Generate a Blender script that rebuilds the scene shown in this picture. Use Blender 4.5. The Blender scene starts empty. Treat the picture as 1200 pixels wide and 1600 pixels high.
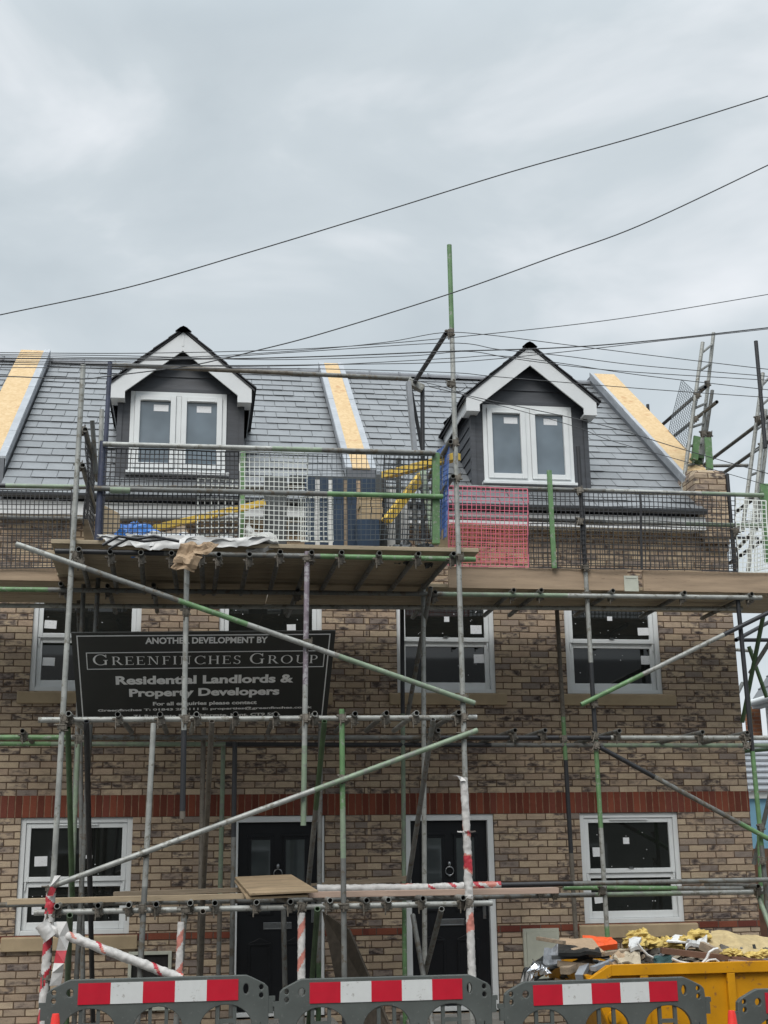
import bpy, math, random
import numpy as np
from mathutils import Vector, noise
random.seed(7)
S = bpy.context.scene
R_ = math.radians
# ------------------------------------------------------------------ camera
CAM = Vector((0.0, -14.2, 1.92)); FPX = 2000.0
def _axes(pitch, yaw, roll):
    cp, sp, cy, sy = math.cos(pitch), math.sin(pitch), math.cos(yaw), math.sin(yaw)
    F = Vector((sy*cp, cy*cp, sp)); R = Vector((cy, -sy, 0)); U = R.cross(F)
    c, s = math.cos(roll), math.sin(roll)
    return R*c + U*s, U*c - R*s, F
AR, AU, AF = _axes(R_(15.34), R_(8.45), R_(-0.81))
cam = bpy.data.cameras.new('camera'); camo = bpy.data.objects.new('camera', cam)
S.collection.objects.link(camo)
from mathutils import Matrix
M = Matrix((AR, AU, -AF)).transposed().to_4x4(); M.translation = CAM
camo.matrix_world = M
cam.sensor_fit = 'AUTO'; cam.sensor_width = 36.0; cam.lens = FPX/1600*36.0
cam.clip_start = 0.1; cam.clip_end = 2000
S.camera = camo
# ------------------------------------------------------------------ sky, sun, exposure
SUN_EL, SUN_AZ = R_(48), R_(205)
world = bpy.data.worlds.new('World'); S.world = world; world.use_nodes = True
def build_world():
    nt = world.node_tree; nt.nodes.clear()
    N = nt.nodes.new; L = nt.links.new
    out = N('ShaderNodeOutputWorld'); bg = N('ShaderNodeBackground')
    sky = N('ShaderNodeTexSky'); sky.sky_type = 'NISHITA'; sky.sun_disc = False
    sky.sun_elevation = SUN_EL; sky.sun_rotation = SUN_AZ; sky.air_density = 1; sky.dust_density = 4
    tc = N('ShaderNodeTexCoord')
    mp = N('ShaderNodeMapping'); mp.inputs['Scale'].default_value = (1.0, 1.0, 1.9)
    mp.inputs['Location'].default_value = (0.32, 0.1, 0.2)
    n1 = N('ShaderNodeTexNoise'); n1.inputs['Scale'].default_value = 4.2; n1.inputs['Detail'].default_value = 5; n1.inputs['Roughness'].default_value = .5
    n1.inputs['Distortion'].default_value = .35
    rp = N('ShaderNodeValToRGB')
    el = rp.color_ramp.elements
    el[0].position = .30; el[0].color = (.545, .612, .655, 1)
    el[1].position = .72; el[1].color = (.90, .93, .965, 1)
    e = rp.color_ramp.elements.new(.5); e.color = (.63, .695, .735, 1)
    mul = N('ShaderNodeMix'); mul.data_type = 'RGBA'; mul.blend_type = 'MIX'; mul.inputs['Factor'].default_value = .94
    sc = N('ShaderNodeMix'); sc.data_type = 'RGBA'; sc.blend_type = 'MULTIPLY'; sc.inputs['Factor'].default_value = 1
    sc.inputs[7].default_value = (8.6, 8.6, 8.6, 1)
    L(tc.outputs['Generated'], mp.inputs['Vector']); L(mp.outputs[0], n1.inputs['Vector'])
    L(n1.outputs['Fac'], rp.inputs['Fac'])
    L(rp.outputs['Color'], sc.inputs[6])
    # an overcast sky is brighter overhead; strengthened above the view to light the facade
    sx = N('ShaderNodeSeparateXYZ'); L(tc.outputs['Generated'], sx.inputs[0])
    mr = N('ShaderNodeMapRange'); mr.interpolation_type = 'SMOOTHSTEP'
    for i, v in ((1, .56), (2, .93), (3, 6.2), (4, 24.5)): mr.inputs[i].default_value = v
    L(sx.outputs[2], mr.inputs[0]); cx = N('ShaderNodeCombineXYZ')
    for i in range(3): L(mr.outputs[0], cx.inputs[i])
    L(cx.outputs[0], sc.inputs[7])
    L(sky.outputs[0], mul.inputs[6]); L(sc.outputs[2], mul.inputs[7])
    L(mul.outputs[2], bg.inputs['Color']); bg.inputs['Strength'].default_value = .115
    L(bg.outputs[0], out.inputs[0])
build_world()
sun = bpy.data.lights.new('sun', 'SUN'); suno = bpy.data.objects.new('sun', sun); S.collection.objects.link(suno)
sun.energy = 1.5; sun.angle = R_(30); sun.color = (1, .965, .92)
_d = Vector((math.sin(SUN_AZ)*math.cos(SUN_EL), math.cos(SUN_AZ)*math.cos(SUN_EL), math.sin(SUN_EL)))
suno.rotation_euler = _d.to_track_quat('Z', 'Y').to_euler(); suno.location = (0, -30, 30)
S.view_settings.view_transform = 'Standard'; S.view_settings.look = 'None'
S.view_settings.exposure = 0.5; S.view_settings.gamma = 1.0
S.render.engine = 'CYCLES'
try:
    S.cycles.use_denoising = True; S.cycles.max_bounces = 6; S.cycles.glossy_bounces = 3
except Exception: pass
# ------------------------------------------------------------------ pixel -> world on a plane of real depth
def ray(px, py): return AF + AR*((px-600)/FPX) + AU*((800-py)/FPX)
def W(px, py, Y):
    v = ray(px, py); return CAM + v*((Y-CAM.y)/v.y)
def WX(px, py, X):
    v = ray(px, py); return CAM + v*((X-CAM.x)/v.x)
# ------------------------------------------------------------------ objects
def tag(o, label=None, cat=None, group=None, kind=None):
    if label: o['label'] = label
    if cat: o['category'] = cat
    if group: o['group'] = group
    if kind: o['kind'] = kind
    return o
def thing(name, label, cat, loc=(0, 0, 0), group=None):
    o = bpy.data.objects.new(name, None); S.collection.objects.link(o); o.location = loc
    o.empty_display_size = .1
    return tag(o, label, cat, group)
def wloc(o):
    v = Vector((0, 0, 0))
    while o: v += o.location; o = o.parent
    return v
class MB:
    def __init__(s): s.v = []; s.f = []; s.m = []
    def add(s, vs, fs, mi=0):
        b = len(s.v); s.v += [tuple(x) for x in vs]
        for i, f in enumerate(fs):
            s.f.append(tuple(b+k for k in f)); s.m.append(mi[i] if isinstance(mi, list) else mi)
    def box(s, x0, x1, y0, y1, z0, z1, mi=0):
        s.add([(x0,y0,z0),(x1,y0,z0),(x1,y1,z0),(x0,y1,z0),(x0,y0,z1),(x1,y0,z1),(x1,y1,z1),(x0,y1,z1)],
              [(0,3,2,1),(4,5,6,7),(0,1,5,4),(1,2,6,5),(2,3,7,6),(3,0,4,7)], mi); return s
    def hexa(s, p, mi=0):   # 4 bottom, 4 top
        s.add(p, [(0,3,2,1),(4,5,6,7),(0,1,5,4),(1,2,6,5),(2,3,7,6),(3,0,4,7)], mi); return s
    def bar(s, p, q, w, h, up=Vector((0,0,1)), mi=0):
        p = Vector(p); q = Vector(q); d = (q-p).normalized(); a = d.cross(up)
        if a.length < 1e-4: a = d.cross(Vector((0,1,0)))
        a.normalize(); b = a.cross(d); a = a*w/2; b = b*h/2
        s.hexa([p-a-b, p+a-b, q+a-b, q-a-b, p-a+b, p+a+b, q+a+b, q-a+b], mi); return s
    def ring(s, c, a, b, r, n): return [c + a*(math.cos(2*math.pi*k/n)*r) + b*(math.sin(2*math.pi*k/n)*r) for k in range(n)]
    def tube(s, p, q, r=.0242, n=12, segs=((1,0),), hollow=True, r1=None):
        p = Vector(p); q = Vector(q); d = q-p; L = d.length; d.normalize()
        a = d.cross(Vector((0,0,1)) if abs(d.z) < .9 else Vector((0,1,0))).normalized(); b = a.cross(d)
        r1 = r if r1 is None else r1
        ts = [0]+[t for t, _ in segs]
        rings = [s.ring(p+d*L*t, a, b, r+(r1-r)*t, n) for t in ts]
        base = len(s.v)
        for R in rings: s.v += [tuple(x) for x in R]
        for i in range(len(segs)):
            for k in range(n):
                k2 = (k+1) % n
                s.f.append((base+i*n+k, base+(i+1)*n+k, base+(i+1)*n+k2, base+i*n+k2)); s.m.append(segs[i][1])
        for end in (0, 1):
            c = p if end == 0 else q; ro = r if end == 0 else r1; dd = d if end == 0 else -d
            o = base if end == 0 else base+len(segs)*n; mi = segs[0][1] if end == 0 else segs[-1][1]
            if hollow:
                ri = ro*.82; b1 = len(s.v); s.v += [tuple(x) for x in s.ring(c, a, b, ri, n)]
                b2 = len(s.v); s.v += [tuple(x) for x in s.ring(c+dd*min(.16, L*.4), a, b, ri, n)]
                for k in range(n):
                    k2 = (k+1) % n
                    F1 = (o+k, o+k2, b1+k2, b1+k); F2 = (b1+k, b1+k2, b2+k2, b2+k)
                    if end: F1 = F1[::-1]; F2 = F2[::-1]
                    s.f += [F1, F2]; s.m += [mi, mi]
                F3 = tuple(b2+k for k in range(n))
                s.f.append(F3 if not end else F3[::-1]); s.m.append(mi)
            else:
                F3 = tuple(o+k for k in range(n)); s.f.append(F3 if not end else F3[::-1]); s.m.append(mi)
        return s
    def path(s, pts, r, n=6, mi=0):
        pts = [Vector(p) for p in pts]; base = len(s.v); N = len(pts)
        for i, p in enumerate(pts):
            d = (pts[min(i+1, N-1)] - pts[max(i-1, 0)]).normalized()
            a = d.cross(Vector((0,0,1)) if abs(d.z) < .9 else Vector((0,1,0))).normalized(); b = a.cross(d)
            s.v += [tuple(x) for x in s.ring(p, a, b, r[i] if isinstance(r, list) else r, n)]
        for i in range(N-1):
            for k in range(n):
                k2 = (k+1) % n
                s.f.append((base+i*n+k, base+(i+1)*n+k, base+(i+1)*n+k2, base+i*n+k2)); s.m.append(mi)
        s.f.append(tuple(base+k for k in range(n))); s.m.append(mi)
        s.f.append(tuple(base+(N-1)*n+k for k in range(n))[::-1]); s.m.append(mi)
        return s
    def prism(s, pts, d, mi=0):  # planar polygon extruded along vector d
        n = len(pts); pts = [Vector(p) for p in pts]; d = Vector(d)
        s.add(pts+[p+d for p in pts], [tuple(range(n))[::-1], tuple(range(n, 2*n))] + [(k, (k+1) % n, n+(k+1) % n, n+k) for k in range(n)], mi)
        return s
    def sheet(s, c, nx, ny, amp=.03, th=.01, seed=0, freq=3.0, mi=0, ragged=0.0):  # crumpled sheet on 4 corners
        c = [Vector(p) for p in c]; nrm = (c[1]-c[0]).cross(c[3]-c[0]).normalized(); top = []; bot = []
        for j in range(ny+1):
            for i in range(nx+1):
                u, v = i/nx, j/ny
                p = (c[0]*(1-u)+c[1]*u)*(1-v) + (c[3]*(1-u)+c[2]*u)*v
                q = p*freq + Vector((seed*7.1, seed*3.3, seed))
                p = p + nrm*(amp*(noise.noise(q)+.5*noise.noise(q*2.3)))
                if ragged: p = p + (c[1]-c[0]).normalized()*ragged*noise.noise(q*1.7+Vector((9,0,0))) + (c[3]-c[0]).normalized()*ragged*noise.noise(q*1.7+Vector((0,9,0)))
                top.append(p); bot.append(p-nrm*th)
        w = nx+1; n = len(top); fs = []
        for j in range(ny):
            for i in range(nx):
                a = j*w+i; fs.append((a, a+1, a+w+1, a+w)); fs.append((n+a, n+a+w, n+a+w+1, n+a+1))
        for i in range(nx):
            fs.append((i, n+i, n+i+1, i+1)); a = ny*w+i; fs.append((a, a+1, n+a+1, n+a))
        for j in range(ny):
            a = j*w; fs.append((a, a+w, n+a+w, n+a)); a = j*w+nx; fs.append((a, n+a, n+a+w, a+w))
        s.add(top+bot, fs, mi); return s
    def blob(s, c, rad, amp=.25, seed=0, nu=14, nv=9, freq=2.2, mi=0):
        c = Vector(c); vs = []
        for j in range(nv+1):
            th = math.pi*j/nv
            for i in range(nu):
                ph = 2*math.pi*i/nu
                d = Vector((math.sin(th)*math.cos(ph), math.sin(th)*math.sin(ph), math.cos(th)))
                k = 1+amp*(noise.noise(d*freq+Vector((seed*5.3, seed, 0)))+.6*noise.noise(d*freq*2.4+Vector((seed, 4, 0))))
                vs.append(c+Vector((d.x*rad[0]*k, d.y*rad[1]*k, d.z*rad[2]*k)))
        fs = [(j*nu+i, j*nu+(i+1) % nu, (j+1)*nu+(i+1) % nu, (j+1)*nu+i) for j in range(nv) for i in range(nu)]
        s.add(vs, [f[::-1] for f in fs], mi); return s
    def build(s, name, mats, parent=None, smooth=False, bevel=0, sharp=35):
        me = bpy.data.meshes.new(name)
        off = wloc(parent) if parent else Vector((0,0,0))
        me.from_pydata([tuple(Vector(v)-off) for v in s.v], [], s.f)
        mats = mats if isinstance(mats, (list, tuple)) else [mats]
        for m in mats: me.materials.append(m)
        me.polygons.foreach_set('material_index', s.m)
        if smooth:
            me.polygons.foreach_set('use_smooth', [True]*len(me.polygons))
            try: me.set_sharp_from_angle(angle=R_(sharp))
            except Exception: pass
        me.update()
        o = bpy.data.objects.new(name, me); S.collection.objects.link(o)
        if parent: o.parent = parent
        if bevel:
            b = o.modifiers.new('bevel', 'BEVEL'); b.width = bevel; b.segments = 2; b.limit_method = 'ANGLE'; b.angle_limit = R_(40)
        return o
# ------------------------------------------------------------------ materials
def nodes(name):
    m = bpy.data.materials.new(name); m.use_nodes = True; nt = m.node_tree; nt.nodes.clear()
    o = nt.nodes.new('ShaderNodeOutputMaterial'); p = nt.nodes.new('ShaderNodeBsdfPrincipled'); nt.links.new(p.outputs[0], o.inputs[0])
    return m, nt, p
def math_(nt, op, a, b=None, c=None):
    n = nt.nodes.new('ShaderNodeMath'); n.operation = op
    for i, x in enumerate((a, b, c)):
        if x is None: continue
        if isinstance(x, (int, float)): n.inputs[i].default_value = x
        else: nt.links.new(x, n.inputs[i])
    return n.outputs[0]
def mixc(nt, f, a, b, mode='MIX'):
    n = nt.nodes.new('ShaderNodeMix'); n.data_type = 'RGBA'; n.blend_type = mode
    for i, x in ((0, f), (6, a), (7, b)):
        if isinstance(x, (int, float)): n.inputs[i].default_value = x
        elif isinstance(x, tuple): n.inputs[i].default_value = (*x[:3], 1)
        else: nt.links.new(x, n.inputs[i])
    return n.outputs[2]
def noise_(nt, vec, scale, detail=3, rough=.5, w=None):
    n = nt.nodes.new('ShaderNodeTexNoise'); n.inputs['Scale'].default_value = scale; n.inputs['Detail'].default_value = detail
    n.inputs['Roughness'].default_value = rough
    if vec is not None: nt.links.new(vec, n.inputs['Vector'])
    return n
def ramp(nt, fac, stops, interp='LINEAR'):
    n = nt.nodes.new('ShaderNodeValToRGB'); n.color_ramp.interpolation = interp
    while len(n.color_ramp.elements) < len(stops): n.color_ramp.elements.new(.5)
    for e, (p, c) in zip(n.color_ramp.elements, stops):
        e.position = p; e.color = (*c, 1) if isinstance(c, tuple) else (c, c, c, 1)
    nt.links.new(fac, n.inputs[0]); return n.outputs[0]
def bump(nt, p, h, strength=.3, dist=.01):
    b = nt.nodes.new('ShaderNodeBump'); b.inputs['Strength'].default_value = strength; b.inputs['Distance'].default_value = dist
    nt.links.new(h, b.inputs['Height']); nt.links.new(b.outputs[0], p.inputs['Normal'])
def coord(nt, scale=(1,1,1)):
    t = nt.nodes.new('ShaderNodeTexCoord'); m = nt.nodes.new('ShaderNodeMapping'); m.inputs['Scale'].default_value = scale
    nt.links.new(t.outputs['Object'], m.inputs[0]); return m.outputs[0]
def mat(name, col, rough=.6, metal=0, var=.25, scale=12, spots=None, spot_amt=.55, spot_scale=30, bmp=.15, stretch=(1,1,1), spec=.5, island=0):
    """base colour with dirt variation: broad noise, fine noise, wear spots of another colour"""
    m, nt, p = nodes(name); v = coord(nt, stretch)
    n1 = noise_(nt, v, scale, 4, .6); n2 = noise_(nt, v, spot_scale, 5, .65)
    dark = tuple(c*(1-var) for c in col); lite = tuple(min(1, c*(1+var*.7)) for c in col)
    c = ramp(nt, n1.outputs['Fac'], [(.3, dark), (.7, lite)])
    if spots:
        f = ramp(nt, n2.outputs['Fac'], [(spot_amt, 0.0), (spot_amt+.07, .85)])
        c = mixc(nt, f, c, spots)
    if island:
        g = nt.nodes.new('ShaderNodeNewGeometry')
        f = ramp(nt, g.outputs['Random Per Island'], [(0, 1-island), (1, 1+island*.6)])
        c = mixc(nt, 1.0, c, f, 'MULTIPLY')
    nt.links.new(c, p.inputs['Base Color'])
    rr = math_(nt, 'MULTIPLY_ADD', n2.outputs['Fac'], .25, rough-.12); nt.links.new(rr, p.inputs['Roughness'])
    p.inputs['Metallic'].default_value = metal; p.inputs['Specular IOR Level'].default_value = spec
    if bmp: bump(nt, p, n2.outputs['Fac'], bmp, .004)
    return m
def brick_mat(name, tones, mortar, bw=.225, bh=.075, jt=.010, z0=.03, half=True, smudge=True):
    m, nt, p = nodes(name)
    t = nt.nodes.new('ShaderNodeTexCoord'); s = nt.nodes.new('ShaderNodeSeparateXYZ'); nt.links.new(t.outputs['Object'], s.inputs[0])
    u = math_(nt, 'ADD', s.outputs[0], s.outputs[1]); v = s.outputs[2]
    wob = noise_(nt, t.outputs['Object'], 22, 2)
    u = math_(nt, 'ADD', u, math_(nt, 'MULTIPLY_ADD', wob.outputs['Fac'], .008, -.004))
    wob2 = noise_(nt, t.outputs['Object'], 9, 2)
    vv = math_(nt, 'ADD', v, math_(nt, 'MULTIPLY_ADD', wob2.outputs['Fac'], .010, -.005-z0))
    rv = math_(nt, 'DIVIDE', vv, bh); row = math_(nt, 'FLOOR', rv); fv = math_(nt, 'FRACT', rv)
    ru = math_(nt, 'DIVIDE', u, bw)
    if half: ru = math_(nt, 'ADD', ru, math_(nt, 'MULTIPLY', math_(nt, 'FLOORED_MODULO', row, 2.0), .5))
    rj = nt.nodes.new('ShaderNodeTexWhiteNoise'); rj.noise_dimensions = '1D'; nt.links.new(row, rj.inputs['W'])
    ru = math_(nt, 'ADD', ru, math_(nt, 'MULTIPLY_ADD', rj.outputs[0], .14, 20))
    col = math_(nt, 'FLOOR', ru); fu = math_(nt, 'FRACT', ru)
    def edge(f, size, j):
        d = math_(nt, 'MULTIPLY', math_(nt, 'MINIMUM', f, math_(nt, 'SUBTRACT', 1, f)), size)
        n = nt.nodes.new('ShaderNodeMapRange'); n.inputs[1].default_value = j*.32; n.inputs[2].default_value = j*.32+.0045
        nt.links.new(d, n.inputs[0]); return n.outputs[0]
    mask = math_(nt, 'MULTIPLY', edge(fu, bw, jt), edge(fv, bh, jt))   # 1 on brick
    cmb = nt.nodes.new('ShaderNodeCombineXYZ'); nt.links.new(col, cmb.inputs[0]); nt.links.new(row, cmb.inputs[1])
    wn = nt.nodes.new('ShaderNodeTexWhiteNoise'); wn.noise_dimensions = '3D'; nt.links.new(cmb.outputs[0], wn.inputs['Vector'])
    n = len(tones); c = ramp(nt, wn.outputs['Value'], [(i/n, tones[i]) for i in range(n)], 'CONSTANT')
    # per-brick offset of the in-brick noise, so each brick has its own smudge
    off = nt.nodes.new('ShaderNodeVectorMath'); off.operation = 'MULTIPLY_ADD'; off.inputs[1].default_value = (17, 17, 17)
    nt.links.new(wn.outputs['Color'], off.inputs[0]); nt.links.new(t.outputs['Object'], off.inputs[2])
    if smudge:
        mp = nt.nodes.new('ShaderNodeMapping'); mp.inputs['Scale'].default_value = (10, 10, 24); nt.links.new(off.outputs[0], mp.inputs[0])
        sn = noise_(nt, mp.outputs[0], 1.0, 4, .62)
        sp = nt.nodes.new('ShaderNodeSeparateColor'); nt.links.new(wn.outputs['Color'], sp.inputs[0])
        clus = noise_(nt, t.outputs['Object'], 2.3, 3, .6)
        sel = math_(nt, 'ADD', sp.outputs[1], math_(nt, 'MULTIPLY_ADD', clus.outputs['Fac'], 1.9, -.93))
        th = ramp(nt, sel, [(.0, .06), (.42, .18), (.62, .75), (.9, 1.0)])
        f = math_(nt, 'MULTIPLY', ramp(nt, sn.outputs['Fac'], [(.42, 0.0), (.56, .9)]), th)
        c = mixc(nt, f, c, (.135, .108, .098))
        f2 = math_(nt, 'MULTIPLY', ramp(nt, sn.outputs['Fac'], [(.54, 0.0), (.66, .9)]), th); c = mixc(nt, f2, c, (.045, .035, .033))
    fine = noise_(nt, off.outputs[0], 95, 4, .7)
    c = mixc(nt, .45, c, ramp(nt, fine.outputs['Fac'], [(.3, .55), (.7, 1.25)]), 'MULTIPLY')
    big = noise_(nt, t.outputs['Object'], .9, 4, .6)
    c = mixc(nt, .55, c, ramp(nt, big.outputs['Fac'], [(.3, .66), (.7, 1.2)]), 'MULTIPLY')
    mn = noise_(nt, t.outputs['Object'], 14, 3)
    mc = ramp(nt, mn.outputs['Fac'], [(.3, tuple(x*.7 for x in mortar)), (.7, tuple(x*1.3 for x in mortar))])
    c = mixc(nt, mask, mc, c); nt.links.new(c, p.inputs['Base Color'])
    p.inputs['Roughness'].default_value = .92; p.inputs['Specular IOR Level'].default_value = .2
    h = math_(nt, 'ADD', math_(nt, 'MULTIPLY', mask, 1.0), math_(nt, 'MULTIPLY', fine.outputs['Fac'], .35))
    bump(nt, p, h, .8, .006)
    return m
BUFF = [(0.434, 0.337, 0.236), (0.397, 0.308, 0.215), (0.473, 0.371, 0.262), (0.368, 0.279, 0.199), (0.425, 0.328, 0.239), (0.35, 0.274, 0.202), (0.463, 0.366, 0.261), (0.405, 0.304, 0.219), (0.322, 0.254, 0.199), (0.444, 0.352, 0.246), (0.378, 0.293, 0.209), (0.238, 0.195, 0.166)]
Mt = {}
Mt['brick'] = brick_mat('buff_multi_brick', BUFF, (.098,.064,.042), bw=.2175, bh=.0725, jt=.011, z0=2.332-32*.0725)
Mt['redbrick'] = brick_mat('red_stretcher_brick', [(.15,.045,.03),(.18,.055,.035),(.13,.04,.03),(.20,.065,.04)], (.10,.07,.055), smudge=False)
Mt['soldier'] = brick_mat('red_soldier_brick', [(.15,.043,.027),(.175,.052,.032),(.125,.038,.025),(.20,.06,.036),(.16,.05,.035)], (.22,.13,.085), bw=.075, bh=.4, jt=.009, z0=.2, half=False, smudge=False)
Mt['stone'] = mat('cast_stone', (.33,.255,.16), .9, var=.15, scale=5, spot_scale=60)
Mt['pvc'] = mat('white_upvc', (.64,.66,.66), .35, var=.06, scale=3, spots=(.45,.43,.40), spot_amt=.7, spot_scale=20, bmp=.02)
Mt['film'] = mat('taped_white_upvc', (.70,.71,.71), .4, var=.12, scale=9, spots=(.35,.33,.31), spot_amt=.62, spot_scale=55, bmp=.05)
Mt['barge'] = mat('white_bargeboard', (.60,.615,.62), .4, var=.07, scale=3, bmp=.03)
Mt['clad'] = mat('dark_grey_cladding', (.050,.054,.062), .55, var=.25, scale=7, stretch=(.4,.4,3), spots=(.12,.125,.135), spot_amt=.68, spot_scale=9, bmp=.25, island=.18)
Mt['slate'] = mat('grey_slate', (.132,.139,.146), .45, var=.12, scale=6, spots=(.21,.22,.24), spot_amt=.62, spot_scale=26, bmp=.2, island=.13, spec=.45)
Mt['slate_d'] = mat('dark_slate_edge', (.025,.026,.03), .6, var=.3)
Mt['lead'] = mat('lead_flashing', (.25,.265,.285), .45, var=.18, scale=5, spots=(.36,.375,.39), spot_amt=.6, spot_scale=12, bmp=.2)
Mt['leadd'] = mat('lead_cheek', (.12,.127,.14), .5, var=.2, scale=6, bmp=.2)
Mt['gutter'] = mat('anthracite_gutter', (.055,.06,.068), .4, var=.15)
Mt['blackdoor'] = mat('black_composite_door', (.007,.008,.010), .4, spec=.3, var=.2, bmp=.06, scale=5)
Mt['chrome'] = mat('satin_chrome', (.30,.31,.32), .3, metal=1, var=.1)
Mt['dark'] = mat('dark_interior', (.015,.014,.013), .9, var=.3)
Mt['sticker'] = mat('white_sticker_and_glint', (.66,.67,.68), .5, var=.04, spots=(.30,.31,.33), spot_amt=.60, spot_scale=70, bmp=0)
GREY = (.30,.315,.32)
Mt['galv'] = mat('galvanised_tube', (.30,.305,.285), .5, metal=.2, var=.3, scale=7, spots=(.15,.14,.115), spot_amt=.55, spot_scale=20, bmp=.2)
Mt['galvd'] = mat('weathered_tube', (.145,.148,.14), .6, metal=.2, var=.3, scale=7, spots=(.10,.08,.055), spot_amt=.53, spot_scale=18, bmp=.15)
Mt['green'] = mat('bright_green_tube', (.105,.205,.085), .5, var=.3, scale=8, spots=(.22,.24,.20), spot_amt=.56, spot_scale=26, bmp=.12)
Mt['pgreen'] = mat('faded_green_tube', (.19,.245,.17), .55, metal=.1, var=.25, scale=7, spots=(.17,.175,.155), spot_amt=.52, spot_scale=16, bmp=.12)
Mt['dgreen'] = mat('dark_green_tube', (.045,.085,.035), .55, var=.3, scale=8, spots=(.10,.12,.08), spot_amt=.62, spot_scale=26, bmp=.12)
Mt['black'] = mat('black_tube', (.018,.019,.022), .5, var=.3, scale=9, spots=(.09,.085,.08), spot_amt=.66, spot_scale=30, bmp=.12)
Mt['navy'] = mat('dark_blue_post', (.035,.042,.075), .5, var=.3, scale=9, spots=(.13,.13,.14), spot_amt=.62, spot_scale=24)
Mt['purple'] = mat('mottled_purple_tube', (.19,.155,.18), .55, var=.3, scale=14, spots=(.34,.33,.34), spot_amt=.5, spot_scale=24)
Mt['brown'] = mat('brown_stained_tube', (.12,.105,.085), .65, var=.3, scale=8, spots=(.07,.055,.04), spot_amt=.55, spot_scale=24)
Mt['rust'] = mat('rusty_coupler', (.12,.105,.085), .65, metal=.3, var=.4, scale=25, spots=(.22,.20,.16), spot_amt=.58, spot_scale=70)
Mt['board'] = mat('scaffold_board', (.21,.165,.115), .85, var=.28, scale=3, stretch=(.7,9,9), spots=(.10,.075,.055), spot_amt=.6, spot_scale=14, bmp=.3)
Mt['soffit'] = mat('grey_weathered_board', (.36,.295,.205), .9, var=.25, scale=3, stretch=(.7,9,9), spots=(.10,.085,.06), spot_amt=.6, spot_scale=12, bmp=.3, island=.15)
Mt['toe'] = mat('toe_board_timber', (.36,.265,.18), .85, var=.22, scale=3, stretch=(.6,6,6), spots=(.17,.115,.075), spot_amt=.63, spot_scale=9, bmp=.3, island=.2)
Mt['plank'] = mat('pale_timber_plank', (.34,.265,.175), .8, var=.2, scale=3, stretch=(.6,8,8), spots=(.19,.14,.09), spot_amt=.62, spot_scale=14, bmp=.25)
Mt['pink'] = mat('pinkish_timber_plank', (.36,.26,.205), .8, var=.2, scale=3, stretch=(.6,8,8), spots=(.22,.16,.12), spot_amt=.64, spot_scale=14, bmp=.25)
Mt['ply'] = mat('weathered_plywood', (.30,.22,.135), .8, var=.3, scale=2.2, stretch=(1.2,5,5), spots=(.15,.11,.07), spot_amt=.6, spot_scale=9, bmp=.2)
Mt['plyd'] = mat('dark_plywood', (.06,.048,.035), .7, var=.35, scale=4, stretch=(1,4,4), bmp=.2)  # much darker brown than the other plywood
Mt['sign'] = mat('charcoal_sign_face', (.022,.025,.024), .5, var=.18, scale=3, spots=(.05,.053,.05), spot_amt=.68, spot_scale=12, bmp=.05)
Mt['ink'] = mat('grey_white_lettering', (.80,.81,.81), .6, var=.05, bmp=0)
Mt['wire'] = mat('black_cable', (.045,.047,.05), .6, var=.1, bmp=0)
Mt['gplastic'] = mat('grey_barrier_plastic', (.066,.074,.069), .55, var=.2, scale=4, spots=(.115,.12,.11), spot_amt=.62, spot_scale=30, bmp=.15)
Mt['refred'] = mat('red_reflective_sheet', (.43,.006,.022), .4, var=.12, scale=6, spots=(.30,.05,.05), spot_amt=.64, spot_scale=16, bmp=.05)
Mt['refwht'] = mat('white_reflective_sheet', (.52,.53,.52), .4, var=.06, scale=6, spots=(.30,.29,.27), spot_amt=.62, spot_scale=22, bmp=.05)
Mt['cone'] = mat('orange_red_cone', (.72,.035,.025), .45, var=.12, bmp=.05)
Mt['yellow'] = mat('yellow_skip_paint', (.50,.225,.002), .55, spec=.3, var=.2, scale=3, spots=(.22,.10,.03), spot_amt=.60, spot_scale=13, bmp=.15)
Mt['tape'] = mat('white_tape', (.50,.485,.465), .45, var=.2, scale=20, spots=(.45,.40,.38), spot_amt=.6, spot_scale=40, bmp=.3)
Mt['tapered'] = mat('red_tape', (.44,.035,.05), .4, var=.25, scale=20, bmp=.3)
Mt['tapefade'] = mat('faded_red_tape', (.50,.19,.15), .4, var=.3, scale=20, bmp=.3)
Mt['mblack'] = mat('black_mesh', (.018,.018,.02), .6, var=.2, bmp=0)
Mt['mgrey'] = mat('dark_grey_mesh', (.06,.075,.085), .6, var=.2, bmp=0)
Mt['mwhite'] = mat('white_mesh', (.66,.68,.64), .6, var=.08, bmp=0)
Mt['mpink'] = mat('pink_red_mesh', (.60,.14,.20), .6, var=.15, bmp=0)
Mt['mcoral'] = mat('coral_mesh', (.66,.20,.15), .6, var=.15, bmp=0)
Mt['mblue'] = mat('blue_mesh', (.05,.12,.36), .6, var=.15, bmp=0)
Mt['bluebag'] = mat('blue_plastic', (.02,.19,.62), .35, var=.25, scale=9, bmp=.2)
Mt['sack'] = mat('white_woven_sack', (.47,.46,.44), .7, var=.1, scale=30, spots=(.36,.35,.34), spot_amt=.66, spot_scale=16)
Mt['poly'] = mat('white_polythene', (.50,.50,.49), .35, var=.15, scale=8, spots=(.40,.39,.37), spot_amt=.62, spot_scale=9)
Mt['card'] = mat('brown_cardboard', (.33,.235,.15), .85, var=.18, scale=4, spots=(.24,.165,.10), spot_amt=.6)
Mt['ytimber'] = mat('yellow_timber', (.62,.42,.07), .7, var=.15, scale=4, stretch=(.6,6,6))
Mt['palletblue'] = mat('dark_blue_pallet', (.006,.024,.055), .6, var=.3, scale=4, stretch=(5,5,.8))
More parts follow.
